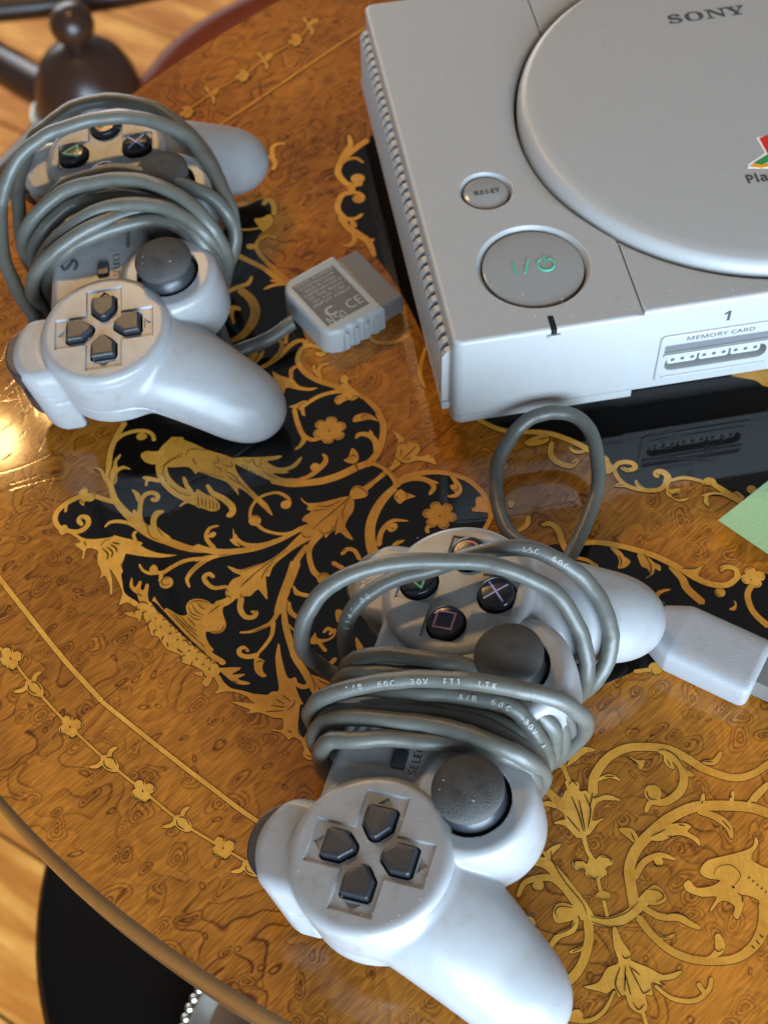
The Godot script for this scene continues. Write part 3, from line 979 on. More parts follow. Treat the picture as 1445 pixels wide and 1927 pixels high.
	leaf([-36.3,13.8,-28,8.4,-23.5,5.5,-22.2,3,-20.1,5.6,-24,8.1,-30.9,12.7,-34.3,15.2],g)
	ink([-40.6,16.7,-45,20],0.38)
	ink([-35.4,13.4,-28.5,8.9],0.38)
	ink([-39.7,13.7,-37.5,13,-35.2,15.1,-34.7,17.3],0.38)
	ink([-21.8,2.9,-19.8,5.7],0.39)
	ink([-25.4,6.2,-23.5,5.5],0.38)
	ribbon([-31.4,3,-27.9,5.2,-25,9,-23,14.8],2.1,1.9,2.3,g)
	ink([-30.5,2.8,-27.4,4.8,-24.5,8.6,-22.8,13.7],0.29)
	ink([-28.7,7.2,-25.4,11.1,-24.5,14.5],0.29)
	leaf([-20.8,-10.3,-18.9,-8.2,-17,-6.5,-17.1,-3.7,-14.8,-3.8,-12.3,-2.8,-11.6,0.2,-13.3,2.6,-12.3,3.9,-8.8,4,-7.4,8.7,-10.2,7,-14.3,5.4,-17.5,6.1,-19.5,5.2,-21.7,2.6,-20.5,-1.6,-19.4,-5.3],g)
	ink([-19.3,4.1,-15.7,1,-13.1,-1.2],0.39)
	ink([-19.5,-2.5,-18.4,-3.7,-16.3,-2.7],0.39)
	ink([-14.9,-3.3,-11.9,-1.8,-11.9,0.7],0.39)
	ink([-14.2,2.7,-13.1,3.7],0.39)
	ink([-19.8,1.9,-18.7,-0.7],0.39)
	ink([-18.1,4.4,-16.3,4.2],0.39)
	ink([-18.2,-7.2,-17.2,-6.5],0.39)
	ink([-9.3,4.7,-8.5,5.2],0.39)
	leaf([-40.6,-0,-38.8,-0.7,-37.4,-3.8,-36.4,-4.7,-35,-2.2,-35.3,1,-37,2.3,-39.1,1.7],g)
	ink([-38.3,-0.7,-36.9,-1.5,-35.8,-0.2],0.39)
	ribbon([-32.5,3.8,-29.4,1.1,-26.4,-3.3,-24.4,-8.5,-23.5,-13.9,-24.3,-18.6,-24.5,-20.6,-27.6,-26.4,-31.1,-30],3,2.5,1.8,g)
	leaf([-34.4,-16.8,-33.3,-19.5,-30,-20.2,-27.1,-18.8,-25,-15.3,-27.9,-16.7,-31,-16.7],g)
	ink([-30.5,-17.2,-30.7,-18.7,-29.3,-19.2,-28.6,-18],0.35)
	ribbon([-34.5,-9.2,-32.9,-10.6,-29.9,-9.7,-27.8,-6.5,-27.7,-2.1],1.1,2.2,2.7,g)
	leaf([-29.1,-11.8,-28,-10.5,-28.1,-7.2,-29.3,-8.5],g)
	ribbon([-31.1,-30,-35.8,-32.1,-41.2,-32.3,-45.9,-31.2,-49.8,-29.1,-53.3,-26.8],2.5,1.7,1.5,g)
	leaf([-36.2,-38.1,-34.1,-40.1,-32.6,-38,-33.3,-36.3,-32.8,-33.9,-31.3,-31.8,-30,-28.6,-33,-26.9,-35.6,-27.4,-38.5,-26,-39.8,-28.2,-38.3,-30.3,-36,-31,-36,-33.9],g)
	ink([-36.2,-38.1,-36.1,-36.3,-34.8,-35.7],0.41)
	ink([-39.3,-28.1,-37.8,-29.6],0.4)
	ink([-35.3,-29.1,-34.7,-27.2,-32.9,-27.5],0.4)
	ink([-33.1,-37.5,-32.6,-35.3],0.41)
	ink([-32.6,-29.1,-30.1,-28.1],0.41)
	ribbon([-50.8,-48.2,-47.9,-42.8,-43.5,-38.4,-39.3,-35.8,-35.7,-32.7],2,2.3,2.6,g)
	ribbon([-38.8,-46.7,-41.9,-46.4,-43.6,-43.7,-43.1,-39.7],0.93,1.8,1.4,g)
	ribbon([-45,-47,-45,-44,-43.2,-40.1],1.1,1.4,1.1,g)
	ribbon([-50.4,-47.5,-50.6,-51.7,-48.3,-56.2,-44.9,-57.3],2.1,2,1.9,g)
	ribbon([-47.1,-58.4,-42.3,-56.2,-39.8,-53.9,-41.1,-51.7,-43,-52.7],1.9,2.3,1.8,g)
	ribbon([-51.3,-48,-53.8,-46.4,-54.4,-42.3],1.4,1.6,1.3,g)
	leaf([-63.2,-44.6,-61,-43.6,-61,-47.2,-59,-45,-55.3,-42.5,-53.6,-41.5,-52.2,-38.3,-48.8,-36.4,-45,-35.7,-48.1,-34.8,-52,-35.9,-56.8,-38,-58,-35.3,-59.3,-39.1,-61.3,-41.9],g)
	ribbon([-66.3,-49.4,-61.4,-51.5,-56.8,-54.8,-53.1,-58.4,-49.1,-60.6,-46,-59.4],1.7,2.2,1.7,g)
	ribbon([-57.1,-63.5,-55.7,-60.1,-57.1,-56.1,-61.3,-52.1],1.2,1.5,1.2,g)
	ribbon([-53.1,-65.8,-54.2,-60.4],1.6,1.6,1.6,g)
	leaf([-69.2,-57.3,-67.9,-58.9,-65.5,-59.6,-65.3,-57.1,-62.9,-58.5,-63.7,-55.6,-66.4,-52.5,-68.4,-51.1,-69.4,-53.7],g)
	ink([-68.9,-56,-68,-58.3],0.37)
	ink([-67.7,-52.7,-65.5,-55.9,-64.8,-57.6],0.36)
	ink([-56.7,-62.8,-55.8,-58.9,-57.8,-54.4,-60.4,-51.9],0.37)
	ribbon([-74.5,-65.7,-70.1,-67.9,-66.2,-72.8,-63.8,-79.3,-64.7,-85.9,-68.3,-91.8],2.2,3.9,3.3,g)
	leaf([-74.9,-83.5,-71.6,-84.1,-69.4,-82.3,-69.6,-80.5,-71.8,-81.6,-72.6,-78.5,-72.4,-74.7,-73.5,-74.9,-74,-79.4,-75.2,-81],g)
	ink([-64.2,-80,-62.6,-80],0.38)
	ink([-64.4,-77.8,-63,-77.8],0.38)
	ink([-64.9,-75.7,-63.8,-75.7],0.38)
	ink([-65.7,-73.6,-65,-73.6],0.38)
	ink([-66.7,-71.7,-66.6,-71.7],0.38)
	flower(-43.6,-14.7,6.4,6,0.3,g)
	ink([-44.1,-14.5,-43.7,-14.1],0.69)
	ribbon([-53.4,-13.5,-50.5,-11.4,-46.9,-12],2.2,1.8,2,g)
	ribbon([-55.3,-27,-55,-20.9,-54.3,-16.2,-53.5,-12.7,-55.2,-9.7,-57.4,-8.2],1.8,2,0.88,g)
	leaf([-57.1,-28.7,-54.3,-29.4,-51.4,-30.5,-50,-29.7,-51.5,-26.5,-51.6,-23.1,-52.8,-23.9,-53.3,-26.8,-55.4,-27.6],g)
	ink([-53.8,-26.4,-53.1,-28.5,-51.1,-29.6],0.35)
	flower(-10.7,30.9,6.1,6,0.9,g)
	ink([-10.9,30.9,-10.4,31.2],0.74)
	ribbon([-22.5,14.3,-18.8,13.2,-14.5,13.7,-11.4,15.7,-10.4,18.5,-12.4,21.1],1.7,2.2,1.3,g)
	ribbon([-11.3,14.9,-8.6,17],0.76,1,0.66,g)
	ribbon([-3.3,14.3,-2,17.8,-1.6,21.1,-3.2,23.4,-6,23.4],1.2,2.2,0.94,g)
	leaf([-4.6,18.9,-2.9,18.7,-1.6,21.1,-3.5,22],g)
	ink([-4.2,21.1,-2,21,-2,18.9],0.33)
	ribbon([-23.9,14.9,-19.5,12.2,-14.1,11.4,-8.1,12,-2.8,14.1,2.2,17.5,5.5,22.4,7.1,27,7.2,31.2],2.9,1.9,2.1,g)
	ribbon([7.2,31.2,7,35.3,3.8,39.8],2,1.8,1.6,g)
	leaf([1.3,30,2.8,29.3,3.4,26.3,5.3,25.6,7.5,27.1,6.9,32.7,3.5,32,1.4,31.6],g)
	ink([1.9,31.2,1.8,29.6,3.2,29.4],0.37)
	ribbon([-24.5,16.1,-29.1,20,-33,25,-35.8,31.1,-36.8,38,-36.4,43.1],2.6,3.5,4.1,g)
	leaf([-25.1,19.2,-22.5,17,-20.7,18.9,-17.6,21.1,-20.3,21.7,-22.2,22.3,-23.7,23.4,-25,21.3],g)
	ink([-21.3,18.8,-20.3,20.1,-21.2,21.5],0.38)
	ink([-24.7,19.7,-24.1,20.9],0.56)
	ribbon([-34.1,39.1,-32.7,34.8,-30.3,31.7,-27,30,-22.3,31.1],2.1,1.8,0.55,g)
	leaf([-30.3,32.2,-28.4,31,-26.4,31.4,-26.5,33.4,-28.7,34.8,-30.1,33.5],g)
	ink([-28.4,33,-27.9,33.4],0.73)
	leaf([-29.7,40.4,-27.7,38.8,-24.7,38.9,-27.1,40.4],g)
	ribbon([-16.2,37.2,-16,35.2,-13.7,34.6],1.4,1.4,1.4,g)
	ribbon([-47.4,40.5,-45.4,38.9,-43,39.9,-41.8,43.6],1.6,1.6,1.6,g)
	ink([-47.4,39.5,-45.8,38.8],0.36)
	ribbon([11.8,-8.7,20.2,-1.8,34.6,2,42.5,6.9,49.2,13.4,53.8,18.9],2,2.3,2.8,g)
	leaf([26.4,4.6,34.6,2,35.2,5.9,31.1,7.2,27.4,6.7],g)
	ribbon([36,7,34.4,12.3,36.4,16.4,40.4,18.6,43.2,16.4],1.8,2.4,2.1,g)
	leaf([41.7,10,44.9,12.5,48.9,11.6,46.1,13.9,42.5,13],g)
	ink([40.1,16.7,41.3,17.8,43.1,16.8],0.49)
	ink([31.7,4.7,35.1,4.5],0.5)
	ribbon([15.4,42.8,18.8,40.8,20.3,37.6],1.2,1.9,1.6,g)
	ribbon([24.4,41.9,27.3,42,29.3,45.5,29.4,49.8,30.1,54.2],1.4,2.3,2.3,g)
	leaf([14.8,29.5,16.8,30.3,15.5,32.7,14.2,32],g)
	leaf([53.8,16.3,55.1,20.9,55.9,22.6,54.3,24.2,52,24.3],g)
	ribbon([55.3,22.2,55.6,26.6,57.6,30.6,61.3,33.2,65.4,34.6,69.3,34.8,72.5,32.3,73.6,31.3],1.6,1.8,2.3,g)
	ribbon([55.5,22.5,57.7,20.8,60.7,20.8,62.9,22.1,62.9,24,60.2,24.5,58.3,23.1],1.8,2,1.4,g)
	leaf([53.6,30.5,56,29.1,57.8,30.5,58.7,32,55.9,31.2],g)
	ribbon([63.3,33.3,62,31.6,61.7,29.6],1.3,1.4,0.96,g)
	ink([61.7,29.9,62.3,31.6,63.4,32.9],0.38)
	ribbon([72.5,32.3,73.4,29.7,71.9,27.4,69.8,27.5,69.7,29.2],2.9,2.4,1.8,g)
	leaf([72.2,33.4,74.2,31.7,72.4,35.3,76,35.7,75.5,37.7,72.4,38,73.7,40.2,78.2,40.3,76.8,41.5,74,41.1,71.3,38.4,70.9,36.2],g)
	ribbon([73.9,31.9,79.2,31.6,84.7,34.2],1.4,1.5,1.5,g)
	leaf([84.6,35.2,86.8,33.1,89.5,34.1,89.5,36.9,86.7,36.7],g)
	ribbon([88.7,36.6,91.6,40.2,96.2,46.2],2.1,2.4,2.4,g)
	leaf([94.1,41.9,95.8,41,97.6,43.9,95.7,44.7],g)
	ribbon([83.3,40.5,86.6,40.2,90.7,41.4,93.4,43.8],0.64,1.3,1.3,g)
	ribbon([85,40.7,83.7,42.9,84.1,45.3],1.4,1.6,0.53,g)
	disc(101.2,41.2,1.8,g)
	ink([58.2,21.8,58.9,23.8,60.8,25],0.49)
	ink([69.9,27.5,70.3,28.8],0.49)
	ink([71.5,36.6,73.4,37.9,75.7,36.8],0.48)
	ink([85.3,34.8,86,36.4,87.8,36.5],0.48)
	ink([84.6,41.8,86.9,40.8,90.6,41.8],0.48)
	ink([94.7,41.4,95.5,42.2,96,43.7],0.48)
	ink([54.6,30.3,57.1,30.5],0.48)
	ribbon([36.7,52,41.8,52.8,48,55.2,53.5,58.1,58.9,61.4,63.5,65.3,67.9,69.8,70.8,73.2,74.2,76,78,77.7,81.3,77.8,84.2,76.2,85.8,74.8],2,2.4,2,g)
	ribbon([84.8,75.7,85.5,72.8,83.4,71.1,81,71.2,80.3,72.2],1.9,1.9,1.2,g)
	flower(90.2,76.8,4.2,4,0.7,g)
	leaf([67.3,68.6,71.9,69.5,75.5,68.3,72.2,71.6,72.7,72.3,70.1,72.1],g)
	ribbon([46,55.4,47.9,59.1,47.9,62,46.3,64.2],1.5,2.2,1,g)
	leaf([45.6,64,48.6,62.7,48.9,59.9,50.8,62.5,48.1,64.5],g)
	leaf([54,59.7,54,64.8,55.6,66.2,55.9,68.5,54,70.1,57.2,68.8,58.3,66.8,59.8,68.2,60.4,66,58.9,64.6,56.9,61.4],g)
	ink([56.1,60.1,57.1,64.3,56.6,67.6,54.8,70],0.46)
	ink([47.4,59.1,47.7,61.9,46.7,63.7],0.51)
	ribbon([63.7,67.2,66.3,72.2,66.9,76.7,70.3,82.8],1.5,2.8,2.7,g)
	ribbon([32.9,57.4,36.3,59.2,38.1,61.5],1.4,1.4,1.4,g)
	disc(38.0,62.0,1.4,g)
	leaf([39.9,69.3,43.3,69.2,47.3,71.9,49.9,76.2,50.5,77.5,48.1,76,44.5,71.9],g)
	leaf([52.8,77.8,54.3,75.9,55.3,77.2,56.7,75.8,59.6,75.4,61.3,76.1,57.8,76.9,54.8,79.1],g)
	ribbon([89.2,79.3,86.4,82.6,85.8,87.4,86.7,91.3,89.2,95.8],2,2.1,2.3,g)
	disc(77.4,80.3,1.8,g)
	ink([67.4,68.5,69.6,69.2,72.7,69.2],0.45)
	ink([80.4,72.1,79.9,71.5,81.5,70.9],0.4)
	ink([89.1,77.4,89.5,77.7],0.7)
	ink([76.6,79.1,75.9,80.6,77.2,81.7],0.45)
	ribbon([40.9,104.4,45.8,104.6],1.5,1.5,1.5,g)
	disc(47.8,104.5,2.3,g)
	ribbon([49.4,104.2,52.8,102.8,56.6,101.7],1.8,1.9,2,g)
	leaf([56.7,101.5,58.6,103.8,59.3,105.8,57.1,105.9,56.3,104.3],g)
	ribbon([56.5,102.2,60.6,106,63.7,109.9,67.3,112.4,69.8,112.6],1.9,2.4,0.97,g)
	leaf([78.4,87.2,80.8,86.1,81,84.1,81.6,85.8,80.2,88],g)
	ink([46.2,104.8,46.5,106.8,48.4,106.9],0.4)
	ink([58,104.4,58.2,105.4],0.62)
	leaf([110.2,-11.2,115.9,-12.8,126.3,-12.6,131.4,-8.9,129.3,-2.7,121.2,-3.5,118.3,-7.2],g)
	ribbon([-11.2,-173.7,-11.6,-167.6,-14.9,-163,-18.2,-156.8],1.6,2.5,2.1,g)
	ribbon([-4.1,-169.1,-10.6,-164.3,-15.4,-160,-18.1,-156.1,-19.5,-151.9,-18.8,-148,-16.9,-144,-14.1,-142.5],3,2.8,2.8,g)
	ribbon([-17.6,-156,-14,-158.8,-10.4,-158.8,-7.9,-155.5],1.1,1.7,0.98,g)
	disc(-11.8,-146.2,3,g)
	ribbon([-14.6,-142.6,-11,-142.7],2.4,2.4,2.4,g)
	ribbon([-15,-142.9,-15.6,-139.3],3.3,3.3,3.3,g)
	ribbon([-15.3,-138.2,-19.4,-137.8,-21.9,-134.1,-23,-130,-21.8,-125.5,-19.7,-123,-16.2,-122.8,-13.3,-124.7],2.3,2.6,1.3,g)
	disc(-13.3,-134.1,2.7,g)
	ribbon([-16.3,-138.2,-12.9,-137.5,-11.1,-134.4],1.7,1.8,1.8,g)
	ribbon([-22.8,-125,-20.4,-118.2,-17.6,-114.2,-13.6,-108.5,-12.4,-100.1],2,3.5,2,g)
	ribbon([-18.6,-114.4,-19.1,-110.3,-21.1,-108,-24.2,-108.3],1.6,2.4,0.8,g)
	leaf([-18.8,-122.1,-16.6,-120.3,-17.1,-117.5,-18.9,-118.6],g)
	ribbon([-13.6,-108.5,-11.5,-109.1],2.1,2.1,2.1,g)
	ribbon([-49.2,-168.6,-45.9,-166.2,-45.3,-162.5,-46.5,-159.3],1.3,2.3,1.8,g)
	ribbon([-45.8,-166.7,-45.3,-172.3,-42.8,-174.7,-39.2,-174.1],2.4,2.1,0.75,g)
	ribbon([-49.5,-131.9,-49.1,-137.5,-50.6,-141.3,-53.1,-139.1],2.1,2.4,2.1,g)
	leaf([-58.1,-130.9,-54.9,-130.9,-51.2,-132.3,-50.6,-127.2,-54.9,-122.5,-56.9,-126.4],g)
	ribbon([-64.9,-125.9,-60,-125.1,-55.6,-125.4],1,1,1,g)
	ribbon([-50.6,-118.1,-53.3,-119.9,-56.3,-119.3,-58.9,-116.4,-58.7,-111.6,-56.1,-105.6,-53.3,-100.4,-49.2,-93.2],1.7,1.9,3.2,g)
	leaf([-63,-116.5,-61,-116.8,-58.8,-115,-60.4,-113.6,-62.8,-114.4],g)
	ribbon([-67.1,-111.2,-61.8,-106.1,-57.5,-101.9,-53.4,-95.7,-50.1,-92.1],2.5,2.2,2.9,g)
	ribbon([-74,-91.7,-69.5,-93.7,-65.1,-94.8,-63,-98.3],2.6,2.1,1.1,g)
	ribbon([-58.9,-90.6,-54.9,-91.9,-50.1,-91.8],0.78,1.6,1.7,g)
	ribbon([-55.5,-94.7,-50.1,-91.8],1.2,1.2,1.2,g)
	ribbon([-11.2,-73.9,-15.2,-70.2,-13.5,-66],1.4,1.8,1.1,g)
	ribbon([-16,-68.7,-21,-66.9,-20.8,-55.5,-12.8,-52.6,-6.5,-54.9],1.2,1.9,1.9,g)
	ribbon([-1.1,-47.5,-5.4,-36,-4.8,-27.9],1.2,1.9,0.93,g)
	leaf([7.8,156.8,5.3,152.6,1.9,151.1,4.1,150.5,5.9,150.3,4.9,147.3,0.5,145.1,-3.7,146.7,-0.8,144.1,2.3,143.6,5.3,145.6,6.8,141.8,8.8,140.9,8.9,138,12.8,139.2,12.6,142.3,16.1,142.3,16.2,145.4,20.7,144.9,24.7,147.7,19.1,146.5,16.1,147.9,14.1,152.4,18.1,152.2,15.2,153.8,12.5,156.3,10,157.2],g)
	ink([6.6,149.8,9.3,155.4],0.52)
	ink([9.6,143.6,10.4,149.9,10.4,155.4],0.53)
	ink([11.6,145.2,11,155.5],0.53)
	ink([13.7,143.7,14.4,148.8,12.1,154.5],0.53)
	ink([9.7,139.6,11.2,138.6,12.2,140.3],0.53)
	ink([6.5,143.3,7.9,141.1],0.53)
	ink([16.4,143.6,14.6,147.6],0.53)
	ink([12.7,142,14.4,142,15.2,143.4],0.53)
	ribbon([0.7,137.9,3.4,141.5,5.8,146],2.1,2.6,3.9,g)
	leaf([5.8,131.5,9.8,129.7,11.5,127.5,13.1,128.4,12.1,130.2,15.4,128.8,18,127.7,21.2,129.6,17.5,129.9,13.3,132.3,9.4,133.6,6.7,132.7],g)
	ribbon([9.4,133.2,10.1,138.4],1.7,1.4,1.5,g)
	ink([7.8,130.6,8.4,133],0.54)
	ink([10.3,129.8,9.9,132.9],0.54)
	ink([11.9,130.8,10.4,133.1],0.54)
	ribbon([16.5,143.6,18.3,138.3,23.9,133,30.5,130.7,37.5,131.4,44.1,133.6,48.9,137.7,53.4,142.3,61,146.6,67.6,146.5,73.8,143.9],3.1,2.8,2.1,g)
	leaf([30.9,133.4,33.4,135.4,35.5,135.8,33.3,138.9,32.3,136.2],g)
	ribbon([53.6,139.8,57,140.3,60,137.5],1.3,1.9,0.96,g)
	ribbon([41.2,133,45.7,138.3,46,143.5,43.4,148,38,150.6,33.5,149.9,31.1,152.6],2.4,2.7,1.1,g)
	disc(34.9,147.0,2.8,g)
	leaf([42.8,134,44,139.9,42.3,139.7,41.3,136.9],g)
	leaf([45.7,139.3,49.5,143.8,45.8,142.9],g)
	ribbon([18.9,139.7,22.9,138.9,26,140.9],0.72,1.3,0.48,g)
	ink([29.5,133.1,32.1,135.8,33.1,137.6],0.48)
	ink([40.3,133.2,42.8,133.6,45.6,136.4,47.5,142.2],0.48)
	ink([21.4,138.9,24.5,139.5],0.48)
	ink([53.4,139.5,56.4,140.3],0.48)
	ink([33.1,146.1,33.3,148.6,35.4,149.3],0.47)
	ink([42.4,137.1,42.8,139.1],0.48)
	ribbon([10.1,156.8,10.1,161.3,11,165],1.5,1.3,1.5,g)
	leaf([4.6,166.1,4.7,164.4,7.6,164.4,8.9,165.8,9.9,164.2,12.1,164.6,14,163.8,16.5,165.4,16.6,167.2,14.1,167.9,14.2,169.7,11.6,170.9,9.4,170.5,7.6,169,8,167.4,5.7,167.2],g)
	ribbon([11.1,170.6,10.9,173.7,11,177.7,10.9,182.5],1,1.1,1,g)
	leaf([9,175.6,11.2,174.6,13.4,175.9,12.7,177.7,10.4,177.7,9,176.8],g)
	ink([4.9,165.9,5.6,164.3,7.8,164.7],0.45)
	ink([13.6,164.3,16.2,165.3,16.1,166.8],0.45)
	ink([8.1,169.1,10,170.6,11.5,170.3],0.45)
	ink([9,176.5,11,177.6,12.8,177.2],0.44)
	ink([5.8,167,8,167.1],0.45)
	ribbon([-11.8,162.1,-6.7,161.9,-3.1,163.7,-0.2,168.2,2.4,173.8,4.5,178.8,5.5,182.6],2.9,3.3,3.3,g)
	ribbon([-2.9,163.9,-1.7,160.4,2.5,158.2],1.5,2.1,0.57,g)
	leaf([-3.8,159,-1.9,160.5,-2.3,163.1],g)
	ribbon([-13.9,171.7,-11.2,168.2,-6.8,167.4,-2.5,168.3,0.5,172.2,3,178,4.3,181.9],1.2,2.2,2.9,g)
	leaf([-8.9,168.9,-5.9,168.3,-5.8,170.6,-8.3,171.4],g)
	ink([-0.8,159.9,-1.2,162.7,1,170.1,4.4,177.1,5,181.1],0.4)
	ink([-9.4,168.8,-8.7,170.7,-6.7,171.6],0.39)
	ribbon([5.3,182.2,10.3,184.4,16.1,183.8,21.3,181,25.5,178.1],2.2,3.4,3.3,g)
	leaf([23,179,25.5,176.3,28.3,176.2,29.8,180.7,26.2,181.9,23.6,180.9],g)
	leaf([-5.1,179.3,-3.3,176.3,0,176.6,3,179.4,1.3,181.6,-2.5,182.1,-4.6,181.7],g)
	ribbon([1.7,181.4,-0.3,184.6,-5.4,186.1,-9.5,190.2],1.4,2,0.87,g)
	ink([6,181.9,10.6,183.3,16.4,182.7,21,180.1],0.44)
	ink([6.1,183.6,10,185.7,14.3,186.2],0.44)
	ink([25.3,176.9,27.9,177.7,29,179.9,26.4,181.1],0.44)
	ink([-3.7,180.1,-4.1,178.4,-2.4,177.2,1.3,178.2],0.44)
	ink([-6,185.3,-1.4,184.4,1,182.7],0.43)
	ribbon([4.8,183.1,3.8,188.2,0.6,194.2,-3,197.8,-7.8,200.4],2.9,2.7,3,g)
	ribbon([-2.7,191.1,1.5,190.6],0.75,1.2,1.1,g)
	ink([-2,191.2,1,190.4],0.38)
	ribbon([22.4,182.3,26.3,185.5,31.5,186.8,34.2,189,36.7,190.9],1.9,2.2,1.2,g)
	ink([28,185.3,31.9,185.2,34.6,187.7],0.38)
	ribbon([20,184.7,22.2,189.9,26.2,195.5,31.7,199.3,38.8,201.2,45.4,201.3,51.3,198.5,55.7,193.7,58.2,188],2.3,2.4,4.6,g)
	leaf([35.9,200,39.3,197.9,40.6,193.8,42.2,194,42.7,197.4,40.4,199.8],g)
	leaf([23.3,188.9,25.7,191.5,29.4,191.1,27.6,192.5,24.7,192],g)
	ink([23.2,189.2,24.6,191.4,27.1,192.1],0.38)
	ink([39.3,196.8,39.9,198.6,42,198.1],0.38)
	ink([50.1,198.8,50.9,199.7],0.54)
	ink([51.9,197.5,52.6,198.7],0.54)
	ink([53.5,196.1,54.3,197.1],0.54)
	ribbon([19.6,181.5,20.2,175.4,21.3,169.2,24.9,164,30.7,159.7,37.5,156.1,45.2,154,51,154.3,58.2,155.7,64,157.5,68.7,160.4],3.2,3.4,3.2,g)
	leaf([21.2,156.7,24.6,156.8,26.3,158.9,26.2,162.4,24.7,161.6],g)
	leaf([30.2,161.4,35.8,158.2,41.6,158.4,43.5,160,41.9,161.2,44.5,164,44.2,166.5,42.3,163.6,38.3,161.7,33.3,162.7],g)
	ribbon([47.1,155.6,51.6,158,54.6,161.7,54.6,165.6],1.5,2.5,0.92,g)
	ribbon([48.8,153.6,50.3,150.2],1.8,1.4,0.71,g)
	ribbon([57.6,155.2,59.7,151.1],1.5,1.3,0.59,g)
	ribbon([63.4,156.6,66.4,153.8,71.3,150.7],2.7,2.3,1.8,g)
	ribbon([22.1,172.6,26,168.4,31.5,167.1,35.6,169.2],1.9,2,0.68,g)
	disc(30.4,169.0,1.5,g)
	ink([24.7,158.6,25.2,161.7],0.46)
	ink([30.4,160.8,35.4,159.4],0.46)
	ink([35.3,161.7,38.1,162.3],0.46)
	ink([39.7,158.6,41.6,159.3],0.46)
	ink([49.9,159.6,50.6,161.3,52.3,161.3],0.46)
	ink([53.4,159.7,55,163],0.46)
	ink([64,155.8,65.7,156.1],0.47)
	ink([48.6,153.3,49.5,152.5],0.47)
	ink([57.8,153.1,58.9,152.4],0.47)
	ink([28.9,168.3,29.5,170.1,31.2,170.2],0.45)
	leaf([42.2,173.6,45.2,171.3,49.3,170.9,56.4,170.4,60.2,169.3,61.7,166.6,62,169,58.4,173.1,61.8,176.7,63.6,178.2,58.7,193.2,55.5,190.9,56.5,186,52.2,183.5,51.9,186.3,48.9,190.3,47.7,188.9,49,186.4,45.8,184.1,41.6,186.7,41.9,185.6,44.5,182.7,40.3,181.9,36.4,179.5,36,177.1,38,176.3,39.5,178.9,43.9,179.2,47.1,178,44.1,176.9,42.2,175.4],g)
	ink([45.8,175.8,47.9,173.8,51.8,174.1,53.6,177.5,50.6,180.5],0.28)
	ink([50,180.6,50.6,181],1)
	ink([51,182.7,52,184.1,51.5,185.7],0.44)
	ink([55.4,179,56.4,178.6],0.45)
	ink([56.3,180.3,57.2,179.9],0.45)
	ink([57.3,181.6,58,181.2],0.44)
	ink([58.2,182.9,58.9,182.5],0.44)
	ink([59.1,184.2,59.7,183.8],0.44)
	leaf([11.5,186.2,12.6,186.4,13.2,190.4,14.8,194.6,14.3,196.6,18.9,199.6,22.5,202.4,28.1,202.1,25.3,204,21,203.8,21.2,205.1,18.3,203.8,17.8,207.4,15.8,207.1,15.3,210.7,12.8,211.8,10.3,209.2,10.1,206,7.9,206.2,7.5,203.5,5,204.6,3.1,203.7,-1.3,201.6,3.2,201.1,6.9,197.5,10.5,196.5,10.4,191.6],g)
	ink([12.3,197.9,10.1,205],0.48)
	ink([13.3,198.1,14.8,204.8],0.48)
	ink([10.6,198.1,8,202.5,8.9,206.4],0.48)
	ink([13.7,198.7,15.7,201.2],0.48)
	ink([11.6,208.4,12.6,210.7,14.8,209.5],0.47)
	ink([14.8,204.8,15.4,206.5,17.7,205.8],0.47)
	ink([12.1,194.6,12.8,195.8,14.6,195.3],0.48)
	ink([11.6,200.5,11.6,206.3],0.48)
	ink([20.9,204.3,22.2,205.3],0.47)
	ribbon([19.3,205.1,23.2,209.4,29.3,211.1,34,208.9,35.8,205.9],0.94,1.4,1.2,g)
	ribbon([31.6,206.8,32.8,209.7],1.4,1.4,1.4,g)
	ribbon([7.2,204.5,2.7,209.4,-2.6,211.2,-8.5,209.1],0.82,1.2,1.9,g)
	disc(-5.1,209.2,1.8,g)
	ribbon([13.7,211.7,13.8,215.1],1.1,1.1,1.1,g)
	disc(-12.5,180.3,1.9,g)
	ribbon([-178.2,5.4,-167.2,27.5,-158.7,42.8,-146.5,64.1,-134.6,82.4],1.7,1.7,1.7,g)
	ribbon([-134.3,83,-115.4,104.8,-101.6,120.1,-89.3,133.2,-65.7,154.3,-28.8,184.3],1.5,1.5,1.5,g)
	ribbon([-77.3,-184.5,-71,-188.8,-49,-204.3,-16.7,-228.2,11.3,-247.7,31.6,-261.6],1.7,1.5,1.4,g)
	ribbon([-171.4,51.4,-164.1,60.7,-156.5,73.5,-145.3,90,-133.3,105.5,-123.4,116.9,-112,130,-100.3,140.5,-90.6,148.8],0.87,0.87,0.87,g)
	disc(-164.1,60.7,2.5,g)
	disc(-165.1,58.2,2,g)
	disc(-161.7,60.3,2,g)
	disc(-163.6,63.2,2,g)
	disc(-166.1,61.4,2,g)
	ink([-165.4,56.2,-164.1,56.6,-163.7,58.4],0.54)
	ink([-161.7,58.2,-160.2,59.5,-160.6,61.6],0.53)
	ink([-161.9,64.4,-163.5,65.5,-165,64],0.53)
	ink([-167.4,60.9,-167.2,62.6,-165.9,63.2],0.53)
	ink([-164.3,60.5,-164,61.3],0.67)
	disc(-145.3,90.0,2.4,g)
	disc(-146.1,87.6,1.9,g)
	disc(-142.9,89.5,1.9,g)
	disc(-144.8,92.3,1.9,g)
	disc(-147.2,90.6,1.9,g)
	ink([-146.4,85.7,-145.2,86.1,-144.8,87.8],0.51)
	ink([-142.9,87.6,-141.5,88.9,-141.9,90.8],0.51)
	ink([-143.2,93.4,-144.8,94.4,-146.2,93],0.5)
	ink([-148.5,90.1,-148.3,91.7,-147.1,92.3],0.51)
	ink([-145.5,89.8,-145.2,90.5],0.63)
